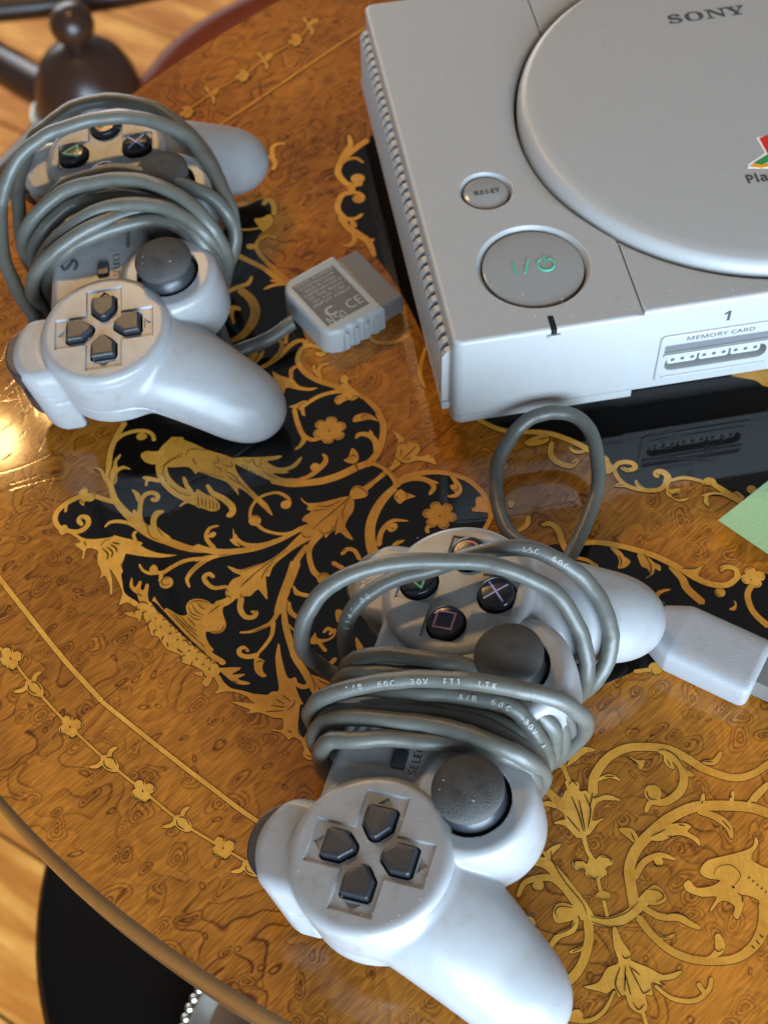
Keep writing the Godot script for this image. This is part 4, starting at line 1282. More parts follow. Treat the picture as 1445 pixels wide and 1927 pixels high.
	disc(-123.4,116.9,2.3,g)
	disc(-124.2,114.7,1.8,g)
	disc(-121.1,116.5,1.8,g)
	disc(-123.0,119.1,1.8,g)
	disc(-125.3,117.5,1.8,g)
	ink([-124.4,113,-123.2,113.3,-122.9,114.9],0.49)
	ink([-121,114.7,-119.7,115.9,-120.2,117.7],0.49)
	ink([-121.5,120.1,-123.1,121.1,-124.4,119.8],0.48)
	ink([-126.6,117.1,-126.4,118.5,-125.2,119.1],0.49)
	ink([-123.6,116.7,-123.4,117.4],0.61)
	disc(-100.3,140.5,2.2,g)
	disc(-101.0,138.3,1.8,g)
	disc(-98.0,140.1,1.8,g)
	disc(-99.9,142.5,1.7,g)
	disc(-102.2,141.0,1.7,g)
	ink([-101.1,136.7,-100,137,-99.7,138.5],0.47)
	ink([-97.9,138.4,-96.6,139.5,-97.1,141.2],0.47)
	ink([-98.5,143.5,-100,144.4,-101.3,143.1],0.46)
	ink([-103.4,140.6,-103.3,141.9,-102.1,142.5],0.47)
	ink([-100.4,140.3,-100.2,140.9],0.58)
	leaf([-159.3,70.4,-159.4,72.7,-158.1,75.1,-155.9,76.8,-153.7,77,-153.6,74.2,-154.9,71.8,-156.9,70.3],g)
	ribbon([-159.2,72.7,-160.6,73.7,-163.1,73.7],1.7,1.6,0.65,g)
	ribbon([-156.6,70.6,-155.8,68.8,-154,67.9],1.7,1.6,0.66,g)
	ink([-158.4,72.1,-158.1,74.2,-156,76],0.52)
	ink([-157.5,71.1,-155.5,71.9,-154.2,74.7],0.52)
	leaf([-135.9,102.5,-136.1,104.7,-134.9,107,-132.7,108.6,-130.7,108.7,-130.5,106.1,-131.7,103.9,-133.6,102.5],g)
	ribbon([-135.9,104.8,-137.3,105.7,-139.7,105.6],1.6,1.5,0.62,g)
	ribbon([-133.3,102.8,-132.5,101.1,-130.7,100.3],1.6,1.5,0.62,g)
	ink([-135.1,104.1,-134.9,106.1,-132.9,107.8],0.5)
	ink([-134.2,103.2,-132.2,103.9,-131,106.6],0.5)
	leaf([-114.5,127.3,-114.7,129.3,-113.6,131.5,-111.5,133,-109.5,133.1,-109.3,130.7,-110.4,128.6,-112.2,127.2],g)
	ribbon([-114.5,129.4,-115.9,130.2,-118.2,130.2],1.5,1.4,0.59,g)
	ribbon([-111.9,127.5,-111.1,126,-109.3,125.1],1.6,1.4,0.6,g)
	ink([-113.7,128.8,-113.5,130.6,-111.7,132.3],0.48)
	ink([-112.8,127.9,-110.9,128.6,-109.8,131.1],0.48)
	leaf([-94.7,145.9,-95,147.8,-93.9,149.9,-92,151.3,-90,151.5,-89.7,149.1,-90.7,147.1,-92.5,145.8],g)
	ribbon([-94.8,147.9,-96.2,148.7,-98.5,148.6],1.5,1.4,0.58,g)
	ribbon([-92.2,146.1,-91.4,144.6,-89.6,143.8],1.5,1.4,0.58,g)
	ink([-94,147.3,-93.9,149.1,-92.1,150.6],0.46)
	ink([-93.1,146.5,-91.3,147.1,-90.2,149.5],0.46)
	ribbon([-82.7,-201.2,-66.5,-214.5,-52.4,-223.1,-40,-233.1,-25.4,-242.9,-14.2,-255.4],1.1,1,0.88,g)
	disc(-79.5,-203.5,2.3,g)
	disc(-81.3,-203.3,1.8,g)
	disc(-79.4,-206.6,1.8,g)
	disc(-77.8,-203.3,1.8,g)
	disc(-79.4,-200.9,1.8,g)
	ink([-82.6,-203.6,-82.2,-205,-80.9,-204.9],0.48)
	ink([-80.7,-207.2,-79.6,-208.6,-78.4,-207.4],0.48)
	ink([-76.8,-205,-76.3,-202.6,-77.6,-201.4],0.48)
	ink([-79.9,-199.6,-78.8,-199.2,-78.2,-200.6],0.48)
	ink([-79.7,-203.4,-79.1,-203.5],0.6)
	leaf([-69,-212.1,-67.5,-211.1,-65.6,-211.9,-64.1,-214.1,-63.6,-216.7,-65.5,-217.7,-67.3,-217,-68.7,-215.1],g)
	ribbon([-67.5,-211.3,-67,-209.3,-67.5,-206.3],1.6,1.5,0.61,g)
	ribbon([-68.4,-215.3,-69.5,-216.9,-69.8,-219.5],1.6,1.5,0.62,g)
	ink([-67.8,-212.6,-66.3,-212.2,-64.7,-214.1],0.49)
	ink([-68.2,-214.1,-67.4,-216.3,-65.2,-216.9],0.49)
	disc(-52.4,-223.1,2.4,g)
	disc(-54.3,-222.9,1.9,g)
	disc(-52.3,-226.3,1.9,g)
	disc(-50.7,-222.9,1.9,g)
	disc(-52.4,-220.4,1.9,g)
	ink([-55.6,-223.2,-55.1,-224.6,-53.9,-224.5],0.5)
	ink([-53.6,-227,-52.4,-228.4,-51.2,-227.1],0.5)
	ink([-49.6,-224.6,-49.2,-222.2,-50.5,-220.9],0.5)
	ink([-53,-219,-51.8,-218.7,-51.1,-220],0.49)
	ink([-52.6,-223,-52.1,-223.1],0.62)
	leaf([-42.7,-230.7,-41.2,-229.7,-39.3,-230.5,-37.6,-232.8,-37,-235.4,-39,-236.5,-40.8,-235.8,-42.3,-233.8],g)
	ribbon([-41.1,-229.9,-40.7,-227.8,-41.3,-224.7],1.6,1.5,0.63,g)
	ribbon([-42,-234,-43,-235.6,-43.3,-238.4],1.6,1.5,0.63,g)
	ink([-41.4,-231.2,-39.9,-230.8,-38.2,-232.8],0.5)
	ink([-41.8,-232.8,-40.9,-235,-38.7,-235.7],0.5)
	disc(-25.4,-242.9,2.4,g)
	disc(-27.3,-242.7,1.9,g)
	disc(-25.1,-246.2,1.9,g)
	disc(-23.6,-242.7,1.9,g)
	disc(-25.4,-240.2,1.9,g)
	ink([-28.6,-243,-28.1,-244.5,-26.8,-244.4],0.51)
	ink([-26.5,-246.9,-25.3,-248.4,-24,-247.1],0.51)
	ink([-22.5,-244.5,-22.1,-242,-23.5,-240.6],0.51)
	ink([-26,-238.7,-24.9,-238.3,-24.1,-239.7],0.51)
	ink([-25.6,-242.8,-25,-242.9],0.64)
	leaf([-18.8,-251.6,-17.2,-250.5,-15.3,-251.4,-13.6,-253.7,-12.9,-256.5,-14.8,-257.6,-16.7,-256.9,-18.3,-254.8],g)
	ribbon([-17.2,-250.8,-16.8,-248.6,-17.5,-245.4],1.7,1.6,0.65,g)
	ribbon([-18,-255,-19,-256.7,-19.2,-259.6],1.7,1.6,0.65,g)
	ink([-17.4,-252.1,-15.9,-251.7,-14.2,-253.8],0.52)
	ink([-17.9,-253.7,-16.9,-256.1,-14.6,-256.8],0.52)
	finish_ink(t)

# ================================================================= the games console
const LID := Vector2(134, -96)
const TOP := 55.4

func block_outline(x0: float, x1: float, z_back: float, z_front: float, radii: Vector2) -> PackedVector2Array:
	# a rectangle with rounded outer (left) corners, less the circle of the lid
	var r := arc_corners(x0, z_back, x1 + 60, z_front, radii.x, 8)
	var clip := PackedVector2Array([Vector2(x0 - 5, z_back - 5), Vector2(x1, z_back - 5), Vector2(x1, z_front + 5), Vector2(x0 - 5, z_front + 5)])
	r = Geometry2D.intersect_polygons(r, clip)[0]
	var circle := PackedVector2Array()
	for i in 180: circle.append(LID + Vector2.from_angle(TAU * i / 180) * 89.2)
	var best := PackedVector2Array()
	for q in Geometry2D.clip_polygons(r, circle):
		if q.size() > best.size(): best = q
	return best

func dense(poly: PackedVector2Array, most: float) -> PackedVector2Array:
	var out := PackedVector2Array()
	for i in poly.size():
		var a := poly[i]
		var b := poly[(i + 1) % poly.size()]
		if a.distance_to(b) < 0.05: continue
		var n := maxi(1, ceili(a.distance_to(b) / most))
		for k in n: out.append(a.lerp(b, float(k) / n))
	return out

func rims(poly: PackedVector2Array, seam_x: float, edge: float) -> Array:   # how far each corner of an outline is rounded: [inset, drop]
	var inset := []
	var drop := []
	for p in poly:
		if absf(p.distance_to(LID) - 89.2) < 0.3:
			var a := absf(wrapf((p - LID).angle() - PI, -PI, PI))       # 0 at the left of the lid
			var w := 1.0 - smoothstep(0.15, 0.62, a)
			inset.append(1.2 + 6.5 * w)
			drop.append(2.0 + 1.2 * w)
		elif absf(p.x - seam_x) < 0.05:
			inset.append(0.5)
			drop.append(0.5)
		else:
			inset.append(edge)
			drop.append(edge)
	return [inset, drop]

func build_console() -> void:
	var plastic := paint("console_plastic", Color(0.385, 0.38, 0.37), 0.40)
	grain(plastic, 0.30, 0.005, 16.0, Color(0.955, 0.945, 0.92))
	var dark := plastic
	var ink := paint("grey_print", Color(0.05, 0.052, 0.055), 0.5)
	var smooth := paint("button_plastic", Color(0.29, 0.29, 0.285), 0.17)
	var t := thing("game_console", "grey home games console with round disc lid and ribbed left side", "games console")
	# --- left block: lower shell, upper shell with two pierced buttons
	var left := dense(block_outline(0, 66.4, -188, 0, Vector2(4, 4)), 3.0)
	var r := rims(left, 66.4, 1.5)
	var power := Vector2(34.7, -30.4)
	var reset := Vector2(26.3, -70.6)
	var s := Shape.new()
	s.raise(left, 15.9, TOP, r[0], r[1], 6, [[power, 20.3], [reset, 10.1]])
	for h in [[power, 20.3, 18.5], [reset, 10.1, 8.8]]:
		s.lathe([Vector2(h[2], TOP - 8), Vector2(h[2], TOP - 2.4), Vector2(h[2] + 0.15, TOP - 2.3), Vector2(h[1] - 0.3, TOP - 0.1), Vector2(h[1], TOP)].map(func(q): return q), 72, Vector3(h[0].x, 0, h[0].y))
	part("upper_shell", s, plastic, t)
	s = Shape.new()
	s.raise(Geometry2D.offset_polygon(left, -0.7)[0], 14.0, 17.5, 0.0, 0.0, 1)
	part("shell_seam", s, dark, t)
	s = Shape.new()
	s.raise(left, 11.9, 15.55, 0.3, 0.3, 2, [], true)
	part("lower_shell", s, plastic, t)
	# --- ribs along the left side
	for k in 37:
		var z := -6.0 - 4.87 * k
		var fin := Shape.new()
		var side := [Vector2(0.6, 47.0), Vector2(-1.6, 46.2), Vector2(-3.0, 44.0), Vector2(-3.1, 20.0), Vector2(0.6, 20.0)]
		for q in 2:
			var zz := z + (1.25 if q == 0 else -1.25)
			for i in range(1, side.size() - 1):
				var a := Vector3(side[0].x, side[0].y, zz)
				var b := Vector3(side[i].x, side[i].y, zz)
				var c := Vector3(side[i + 1].x, side[i + 1].y, zz)
				if q == 0: fin.face(a, b, c)
				else: fin.face(a, c, b)
		for i in side.size():
			var a: Vector2 = side[i]
			var b: Vector2 = side[(i + 1) % side.size()]
			fin.quad(Vector3(b.x, b.y, z + 1.25), Vector3(a.x, a.y, z + 1.25), Vector3(a.x, a.y, z - 1.25), Vector3(b.x, b.y, z - 1.25))
		part("vent_rib", fin, plastic, t, 20)
	s = Shape.new()
	s.box(Vector3(-3.1, 16.2, -186), Vector3(0.5, 19.9, -4.0))
	part("rib_rail", s, plastic, t)
	# --- centre panel in front of and behind the lid, with the controller port
	var centre := PackedVector2Array([Vector2(66.9, -1.6), Vector2(66.9, -95), Vector2(203.1, -95), Vector2(203.1, -1.6)])
	var circle := PackedVector2Array()
	for i in 240: circle.append(LID + Vector2.from_angle(TAU * i / 240) * 89.2)
	for piece in [centre, PackedVector2Array([Vector2(66.9, -97), Vector2(66.9, -188), Vector2(203.1, -188), Vector2(203.1, -97)])]:
		for q in Geometry2D.clip_polygons(piece, circle):
			var o := dense(q, 3.0)
			var inset := []
			var drop := []
			for p in o:
				var rim: bool = absf(p.distance_to(LID) - 89.2) < 0.3
				var e := 2.2 if rim else (1.5 if p.y > -1.7 else 0.5)
				inset.append(e)
				drop.append(e)
			s = Shape.new()
			s.raise(o, 44.0 if piece == centre else 17.9, TOP - 0.1, inset, drop, 5)
			part("centre_panel", s, plastic, t)
	s = Shape.new()
	s.raise(PackedVector2Array([Vector2(66.4, -1.6), Vector2(66.4, -188), Vector2(203.6, -188), Vector2(203.6, -1.6)]), 13.4, 17.5, 0.3, 0.3, 2, [], true)
	part("lower_panel", s, plastic, t)
	s = Shape.new()
	s.box(Vector3(66.0, 14.5, -187), Vector3(204, 50, -9.5))
	s.box(Vector3(62, 18, -187), Vector3(67, 53, -1.0))
	part("inner_shadow_wall", s, dark, t)
	var right := Shape.new()
	var mirrored := PackedVector2Array()
	for p in left: mirrored.append(Vector2(270 - p.x, p.y))
	var rr := rims(mirrored, 270 - 66.4, 1.5)
	right.raise(mirrored, 15.9, TOP, rr[0], rr[1], 5)
	right.raise(mirrored, 11.9, 15.55, 0.3, 0.3, 2, [], true)
	part("right_shell", right, plastic, t)
	# --- feet under the shell
	s = Shape.new()
	s.raise(arc_corners(14, -175, 256, -14, 6), 4.0, 14.0, 0.0, 0.0, 1, [], true)
	part("base", s, dark, t)
	for q in [[30, -28], [240, -28], [30, -160], [240, -160]]:
		s = Shape.new()
		s.lathe([Vector2(0, 0.1), Vector2(7, 0.1), Vector2(7.5, 1.0), Vector2(7.5, 4.2)], 20, Vector3(q[0], 0, q[1]))
		part("foot", s, dark, t)
	# --- disc lid
	s = Shape.new()
	s.lathe([Vector2(88.2, TOP - 6), Vector2(88.2, TOP - 2.2), Vector2(87.7, TOP + 0.2), Vector2(86.9, TOP + 1.8), Vector2(85.8, TOP + 3.0), Vector2(84.2, TOP + 3.7), Vector2(80, TOP + 4.2), Vector2(60, TOP + 5.0), Vector2(30, TOP + 5.4), Vector2(0.01, TOP + 5.5)], 160, Vector3(LID.x, 0, LID.y))
	var lid := part("disc_lid", s, plastic, t)
	var word := part("maker_lettering", lettering("SONY", 5.4, "Droid Serif", 700), ink, lid)
	flat_text(word, Vector3(131.6, TOP + 5.22, -145.4), 0.0, 31.6)
	word = part("name_lettering", lettering("PlayStation", 4.3, "Droid Sans", 700), ink, lid)
	flat_text(word, Vector3(133.5, TOP + 5.26, -51.8), 0.0, 31.0)
	logo(lid, Vector3(133.5, TOP + 5.4, -65.0))
	# --- buttons
	s = Shape.new()
	s.lathe(dome(18.0, 0.55), 72, Vector3(power.x, TOP - 1.1, power.y))
	var b := part("power_button", s, smooth, t)
	var green := paint("green_print", Color(0.05, 0.46, 0.30), 0.4)
	s = Shape.new()
	var y := TOP - 0.40
	s.box(Vector3(27.55, y, -33.8), Vector3(28.35, y + 0.1, -27.6))
	s.tube(PackedVector3Array([Vector3(33.6, y, -34.0), Vector3(31.2, y, -27.8)]), 0.38, 8)
	var ring := PackedVector3Array()
	for i in 25:
		var a := deg_to_rad(-90 + 32 + (360 - 64) * i / 24.0)
		ring.append(Vector3(39.3 + 3.0 * cos(a), y - 0.05, -30.6 + 3.0 * sin(a)))
	s.tube(ring, 0.4, 8)
	s.box(Vector3(38.95, y - 0.05, -34.6), Vector3(39.65, y + 0.1, -30.9))
	part("power_mark", s, green, b)
	s = Shape.new()
	s.lathe(dome(8.4, 0.9), 48, Vector3(reset.x, TOP - 1.2, reset.y))
	b = part("reset_button", s, smooth, t)
	word = part("reset_lettering", lettering("RESET", 2.1, "Droid Sans", 600), ink, b)
	flat_text(word, Vector3(reset.x + 0.2, TOP - 0.22, reset.y + 0.4), 0.0, 9.6)
	# --- the little dark lamp window set in a notch of the front edge
	s = Shape.new()
	s.box(Vector3(33.9, TOP - 4.2, -6.2), Vector3(35.9, TOP + 0.12, 0.15))
	part("lamp_window", s, paint("dark_window", Color(0.012, 0.012, 0.013), 0.06), t)
	s = Shape.new()
	s.raise(PackedVector2Array([Vector2(32.2, 0.0), Vector2(37.6, 0.0), Vector2(36.8, 1.0), Vector2(33.0, 1.0)]), TOP - 3.2, TOP - 2.2, 0.2, 0.4, 2, [], true)
	part("lamp_sill", s, plastic, t)
	specks(t, [[3, -26, 64, -2, TOP + 0.05, 46], [3, -120, 50, -50, TOP + 0.05, 14], [68, -12, 150, -3, TOP - 0.05, 26], [90, -150, 175, -40, TOP + 5.2, 16]], Color(0.62, 0.60, 0.56))
	# the standing face of the panel, open where the ports sit
	var face := PackedVector2Array([Vector2(66.9, -44.0), Vector2(203.1, -44.0), Vector2(203.1, -17.5), Vector2(66.9, -17.5)])
	var gates := []
	for n in 2: gates.append(PackedVector2Array([Vector2(75.2 + n * 77.2, -40.8), Vector2(117.6 + n * 77.2, -40.8), Vector2(117.6 + n * 77.2, -18.0), Vector2(75.2 + n * 77.2, -18.0)]))
	var plate := Shape.new()
	opened(plate, face, 0.0, gates)
	for gate in gates: sunk(plate, gate, 0.0, -6.8, false)
	s = Shape.new()
	s.add(plate, Transform3D(Basis(Vector3(1, 0, 0), Vector3(0, 0, 1), Vector3(0, -1, 0)), Vector3(0, 0, -1.6)))
	part("front_panel", s, plastic, t)
	for n in 2: port(t, 96.4 + n * 77.2, str(n + 1), plastic, dark, ink)

func dome(r: float, rise: float) -> Array:
	return [Vector2(r, -7), Vector2(r, -0.5), Vector2(r - 0.12, -0.15), Vector2(r - 0.5, 0.08), Vector2(r * 0.8, 0.08 + rise * 0.4), Vector2(r * 0.5, 0.08 + rise * 0.78), Vector2(r * 0.2, 0.06 + rise), Vector2(0.01, 0.08 + rise)]

func flat_text(o: MeshInstance3D, at: Vector3, turn := 0.0, width := 0.0, tilt := 0.0) -> void:   # lettering laid flat, read from the front
	var size: Vector3 = o.mesh.get_aabb().size
	var k := 1.0
	if width > 0.0: k = width * MM / size.x
	o.transform = Transform3D(Basis(Vector3.UP, turn) * Basis(Vector3.RIGHT, -PI / 2 + tilt) * Basis.from_scale(Vector3(k, 1, 1)), at * MM)

func logo(lid: Node3D, at: Vector3) -> void:   # an upright red letter over a lying letter in yellow, green and blue, on white
	var shapes := [
		["logo_backing", Color(0.8, 0.8, 0.8), 0.02, [[-13.2, 7.6], [-12.4, 5.6], [-6.6, 2.4], [-4.6, 1.0], [-5.2, -7.2], [2.5, -9.4], [8.4, -6.8], [8.6, -0.8], [5.6, 1.4], [13.0, 4.0], [13.2, 6.6], [6.2, 9.4], [-4.0, 9.6]]],
		["logo_red", Color(0.62, 0.02, 0.015), 0.08, [[-4.3, -6.6], [2.4, -8.6], [7.6, -6.2], [7.8, -1.2], [3.6, -0.4], [3.4, -5.2], [0.6, -5.0], [0.6, 7.4], [-3.6, 6.2]]],
		["logo_green", Color(0.03, 0.25, 0.06), 0.08, [[-10.4, 5.6], [-4.0, 2.2], [-4.0, 5.6], [-7.6, 7.0]]],
		["logo_yellow", Color(0.80, 0.36, 0.02), 0.11, [[-12.2, 7.2], [-10.4, 5.9], [-7.4, 7.2], [-4.0, 6.2], [-3.6, 8.2], [-8.4, 8.8]]],
		["logo_blue", Color(0.02, 0.12, 0.45), 0.08, [[1.2, 3.0], [11.8, 4.4], [12.2, 6.2], [5.6, 8.6], [1.2, 8.4], [8.0, 5.6], [1.2, 5.0]]],
	]
	for q in shapes:
		var s := Shape.new()
		var o := PackedVector2Array()
		for p in q[3]: o.append(Vector2(at.x + p[0], at.z + p[1]))
		s.raise(o, at.y - 0.3, at.y + q[2], 0.0, 0.0, 1)
		part(q[0], s, paint(q[0], q[1], 0.35), lid)

func ring_of(poly: PackedVector2Array, y: float) -> PackedVector3Array:   # as a ring that runs anticlockwise seen from above
	var p := poly.duplicate()
	if Geometry2D.is_polygon_clockwise(p) == false: p.reverse()
	var r := PackedVector3Array()
	for q in p: r.append(Vector3(q.x, y, q.y))
	return r

func sunk(s: Shape, poly: PackedVector2Array, y_top: float, y_floor: float, with_floor := true) -> void:   # walls (and floor) of a recess with this outline
	var r := ring_of(poly, y_floor)
	r.reverse()
	var q := ring_of(poly, y_top)
	q.reverse()
	s.loft([r, q])
	if with_floor: s.cap(poly, y_floor)

func opened(s: Shape, poly: PackedVector2Array, y: float, openings: Array) -> void:   # flat polygon less openings, cut into strips through the middle of each opening
	var cuts := []
	for o in openings:
		var lo := 1e9
		var hi := -1e9
		for p in o:
			lo = minf(lo, p.y)
			hi = maxf(hi, p.y)
		cuts.append((lo + hi) / 2.0)
	cuts.sort()
	cuts = [-9999.0] + cuts + [9999.0]
	for k in cuts.size() - 1:
		if cuts[k + 1] - cuts[k] < 0.01: continue
		var strip := PackedVector2Array([Vector2(-9999, cuts[k]), Vector2(9999, cuts[k]), Vector2(9999, cuts[k + 1]), Vector2(-9999, cuts[k + 1])])
		for piece in Geometry2D.intersect_polygons(poly, strip):
			var left := [piece]
			for o in openings:
				var next := []
				for q in left:
					for c in Geometry2D.clip_polygons(q, o): next.append(c)
				left = next
			for q in left: s.cap(q, y)

func port(t: Node3D, cx: float, number: String, plastic: Material, _dark: Material, ink: Material) -> void:
	# drawn lying, as (x, -height), then stood up against the panel's face
	var place := Transform3D(Basis(Vector3(1, 0, 0), Vector3(0, 0, 1), Vector3(0, -1, 0)), Vector3(0, 0, -1.6))
	var rim := arc_corners(cx - 21.8, -41.3, cx + 21.8, -16.4, 2.2)
	var slot := arc_corners(cx - 19.9, -36.5, cx + 19.9, -32.4, 0.4, 3)
	var socket := arc_corners(cx - 18.9, -29.9, cx + 18.9, -22.6, 3.2)
	var flat := Shape.new()
	var top := arc_corners(cx - 21.1, -40.6, cx + 21.1, -17.1, 1.5)
	flat.loft([ring_of(rim, -1.2), ring_of(rim, 0.2), ring_of(arc_corners(cx - 21.6, -41.1, cx + 21.6, -16.6, 2.0), 0.66), ring_of(top, 0.9)])
	opened(flat, top, 0.9, [slot, socket])
	sunk(flat, slot, 0.9, -0.6)
	sunk(flat, socket, 0.9, -5.5, false)
	var frame := Shape.new()
	frame.add(flat, place)
	var f := part("port_frame", frame, plastic, t)
	var add := func(called: String, x0: float, y0: float, x1: float, y1: float, r: float, low: float, rise: float, m: Material, under: Node, edge := 0.25) -> MeshInstance3D:
		var a := Shape.new()
		a.raise(arc_corners(x0, -y1, x1, -y0, r), low, rise, edge, edge, 2)
		var b := Shape.new()
		b.add(a, place)
		return part(called, b, m, under)
	var grey := paint("flap_grey", Color(0.13, 0.13, 0.135), 0.45)
	add.call("card_flap", cx - 19.7, 32.6, cx + 19.7, 36.3, 0.3, -0.7, 0.35, grey, f, 0.1)
	add.call("card_lip", cx - 20.2, 30.9, cx + 20.2, 32.3, 0.6, 0.5, 1.9, plastic, f, 0.5)
	add.call("socket_back", cx - 19.2, 22.3, cx + 19.2, 30.1, 3.2, -6.5, -5.4, grey, f, 0.1)
	add.call("socket_sill", cx - 19.4, 18.6, cx + 19.4, 20.0, 0.6, 0.5, 1.5, plastic, f, 0.4)
	for k in 3:
		var x0: float = cx - 17.3 + 11.75 * k
		var x1 := x0 + 11.1
		var holes := []
		for j in 3: holes.append([Vector2(x0 + 1.9 + 3.65 * j, -26.2), 0.85])
		var a := Shape.new()
		a.raise(arc_corners(x0, -28.2, x1, -23.9, 1.3), -5.6, -0.9, 0.3, 0.3, 2, holes)
		for h in holes:
			a.lathe([Vector2(h[1], -4.5), Vector2(h[1], -0.9)], 16, Vector3(h[0].x, 0, h[0].y))
			a.lathe([Vector2(h[1], -4.5), Vector2(0.01, -4.5)], 16, Vector3(h[0].x, 0, h[0].y))
		var b := Shape.new()
		b.add(a, place)
		part("socket_block", b, paint("socket_plastic", Color(0.42, 0.42, 0.42), 0.4), f)
	var w := part("number_lettering", lettering(number, 5.0, "Droid Sans", 600), ink, t)
	w.position = Vector3(cx + 1.4, 44.4 + 2.5, -1.56) * MM
	w = part("card_lettering", lettering("MEMORY CARD", 1.9, "Droid Sans", 500), ink, t)
	w.transform = Transform3D(Basis.from_scale(Vector3(24.6 * MM / w.mesh.get_aabb().size.x, 1, 1)), Vector3(cx, 38.9, -0.66) * MM)

# ================================================================= the two game controllers
const CELL := 0.6
const BLOCKS := Vector3i(18, 12, 23)         # blocks of eight cells in half a controller
const CORNER := Vector3(-0.3, -53.4, -44.3)
const POD := 43.5
const STICK := Vector2(21.4, 23.2)

static func smin(a: float, b: float, k: float) -> float:
	var h := maxf(k - absf(a - b), 0.0) / k
	return minf(a, b) - h * h * k * 0.25

static func rounded_drum(q: float, y: float, r: float, mid: float, half: float, e: float) -> float:
	var a := q - r + e
	var b := absf(y - mid) - half + e
	return minf(maxf(a, b), 0.0) + Vector2(maxf(a, 0.0), maxf(b, 0.0)).length() - e

static func rounded_box(p: Vector3, half: Vector3, e: float) -> float:
	var q := p.abs() - half + Vector3(e, e, e)
	return Vector3(maxf(q.x, 0.0), maxf(q.y, 0.0), maxf(q.z, 0.0)).length() + minf(maxf(q.x, maxf(q.y, q.z)), 0.0) - e

static func pad_shape(p: Vector3) -> float:
	var x := absf(p.x)
	var y := p.y
	var z := p.z
	var q := Vector2(x - POD, z).length()
	var pod := rounded_drum(q, y, 23.9, -14.2, 12.0, 2.6)
	# handle: a broad flattened limb from under the pod down to its tip on the table
	var a := Vector3(44.4, -14.4, 6)
	var ab := Vector3(18.0, -22.6, 39.6)
	var s := maxf((Vector3(x, y, z) - a).dot(ab) / ab.length_squared(), 0.0)
	if s > 0.7: s = 0.7 + 0.3 * (1.0 - exp((0.7 - s) / 0.3))
	var c := a + ab * s
	c.y += 22.0 * (s - pow(s, 1.65))
	var d := Vector3(x, y, z) - c
	d.y *= lerpf(1.5, 1.1, s)
	var limb := (d.length() - lerpf(21.4, 14.5, s)) * lerpf(0.72, 0.92, s)
	var body := smin(pod, limb, 2.5)
	# bridge between the pods
	body = smin(body, rounded_box(Vector3(x, y + 14.2, z + 3.0), Vector3(36, 10.6, 18.5), 3.0), 2.0)
	# collar of the stick
	var k := Vector2(x - STICK.x, z - STICK.y).length()
	body = smin(body, rounded_drum(k, y, 18.7 - clampf((y + 12.0) * 0.09, 0.0, 1.1), -13.0, 12.0, 3.0), 1.6)
	# shoulder housing, a block that leans outwards and back as it goes down
	var t := -y - 4.0
	var sx := x - 44.4 - 0.10 * t
	body = smin(body, rounded_box(Vector3(sx, y + 19.5, z + 29.0 - 0.10 * t - 0.032 * sx * sx), Vector3(14.6, 15.5, 7.2 - 0.03 * clampf(t, 0.0, 30.0)), 4.2) * 0.80, 1.0)
	body += 0.30 * maxf(0.0, 1.0 - absf(y + 14.5) / 0.7) * smoothstep(-22.0, -24.0, z)
	# wells for the sticks
	var well := rounded_drum(k, y, 11.3, 4.0, 14.0, 1.0)
	body = maxf(body, -well)
	body = maxf(body, -rounded_drum(q, y, 21.0, -3.0, 5.0, 0.5))   # the hollow under the face plate
	# the groove where the half shells meet
	var off := (y + 18.0 + 28.5 * smoothstep(4.0, 50.0, z)) / 0.58
	if absf(off) < 3.0: body += 0.5 * exp(-off * off) * smoothstep(-24.0, -20.0, z)
	return body

func fill_block(n: int, data: Dictionary) -> void:
	var bx := n % BLOCKS.x
	var by := (n / BLOCKS.x) % BLOCKS.y
	var bz := n / (BLOCKS.x * BLOCKS.y)
	var f := pad_shape(CORNER + Vector3(bx * 8 + 4, by * 8 + 4, bz * 8 + 4) * CELL)
	var out := PackedFloat32Array()
	if absf(f) > 5.8:
		data.blocks[n] = [f, out]
		return
	out.resize(512)
	for k in 8:
		for j in 8:
			for i in 8:
				out[(k * 8 + j) * 8 + i] = pad_shape(CORNER + Vector3(bx * 8 + i, by * 8 + j, bz * 8 + k) * CELL)
	data.blocks[n] = [f, out]

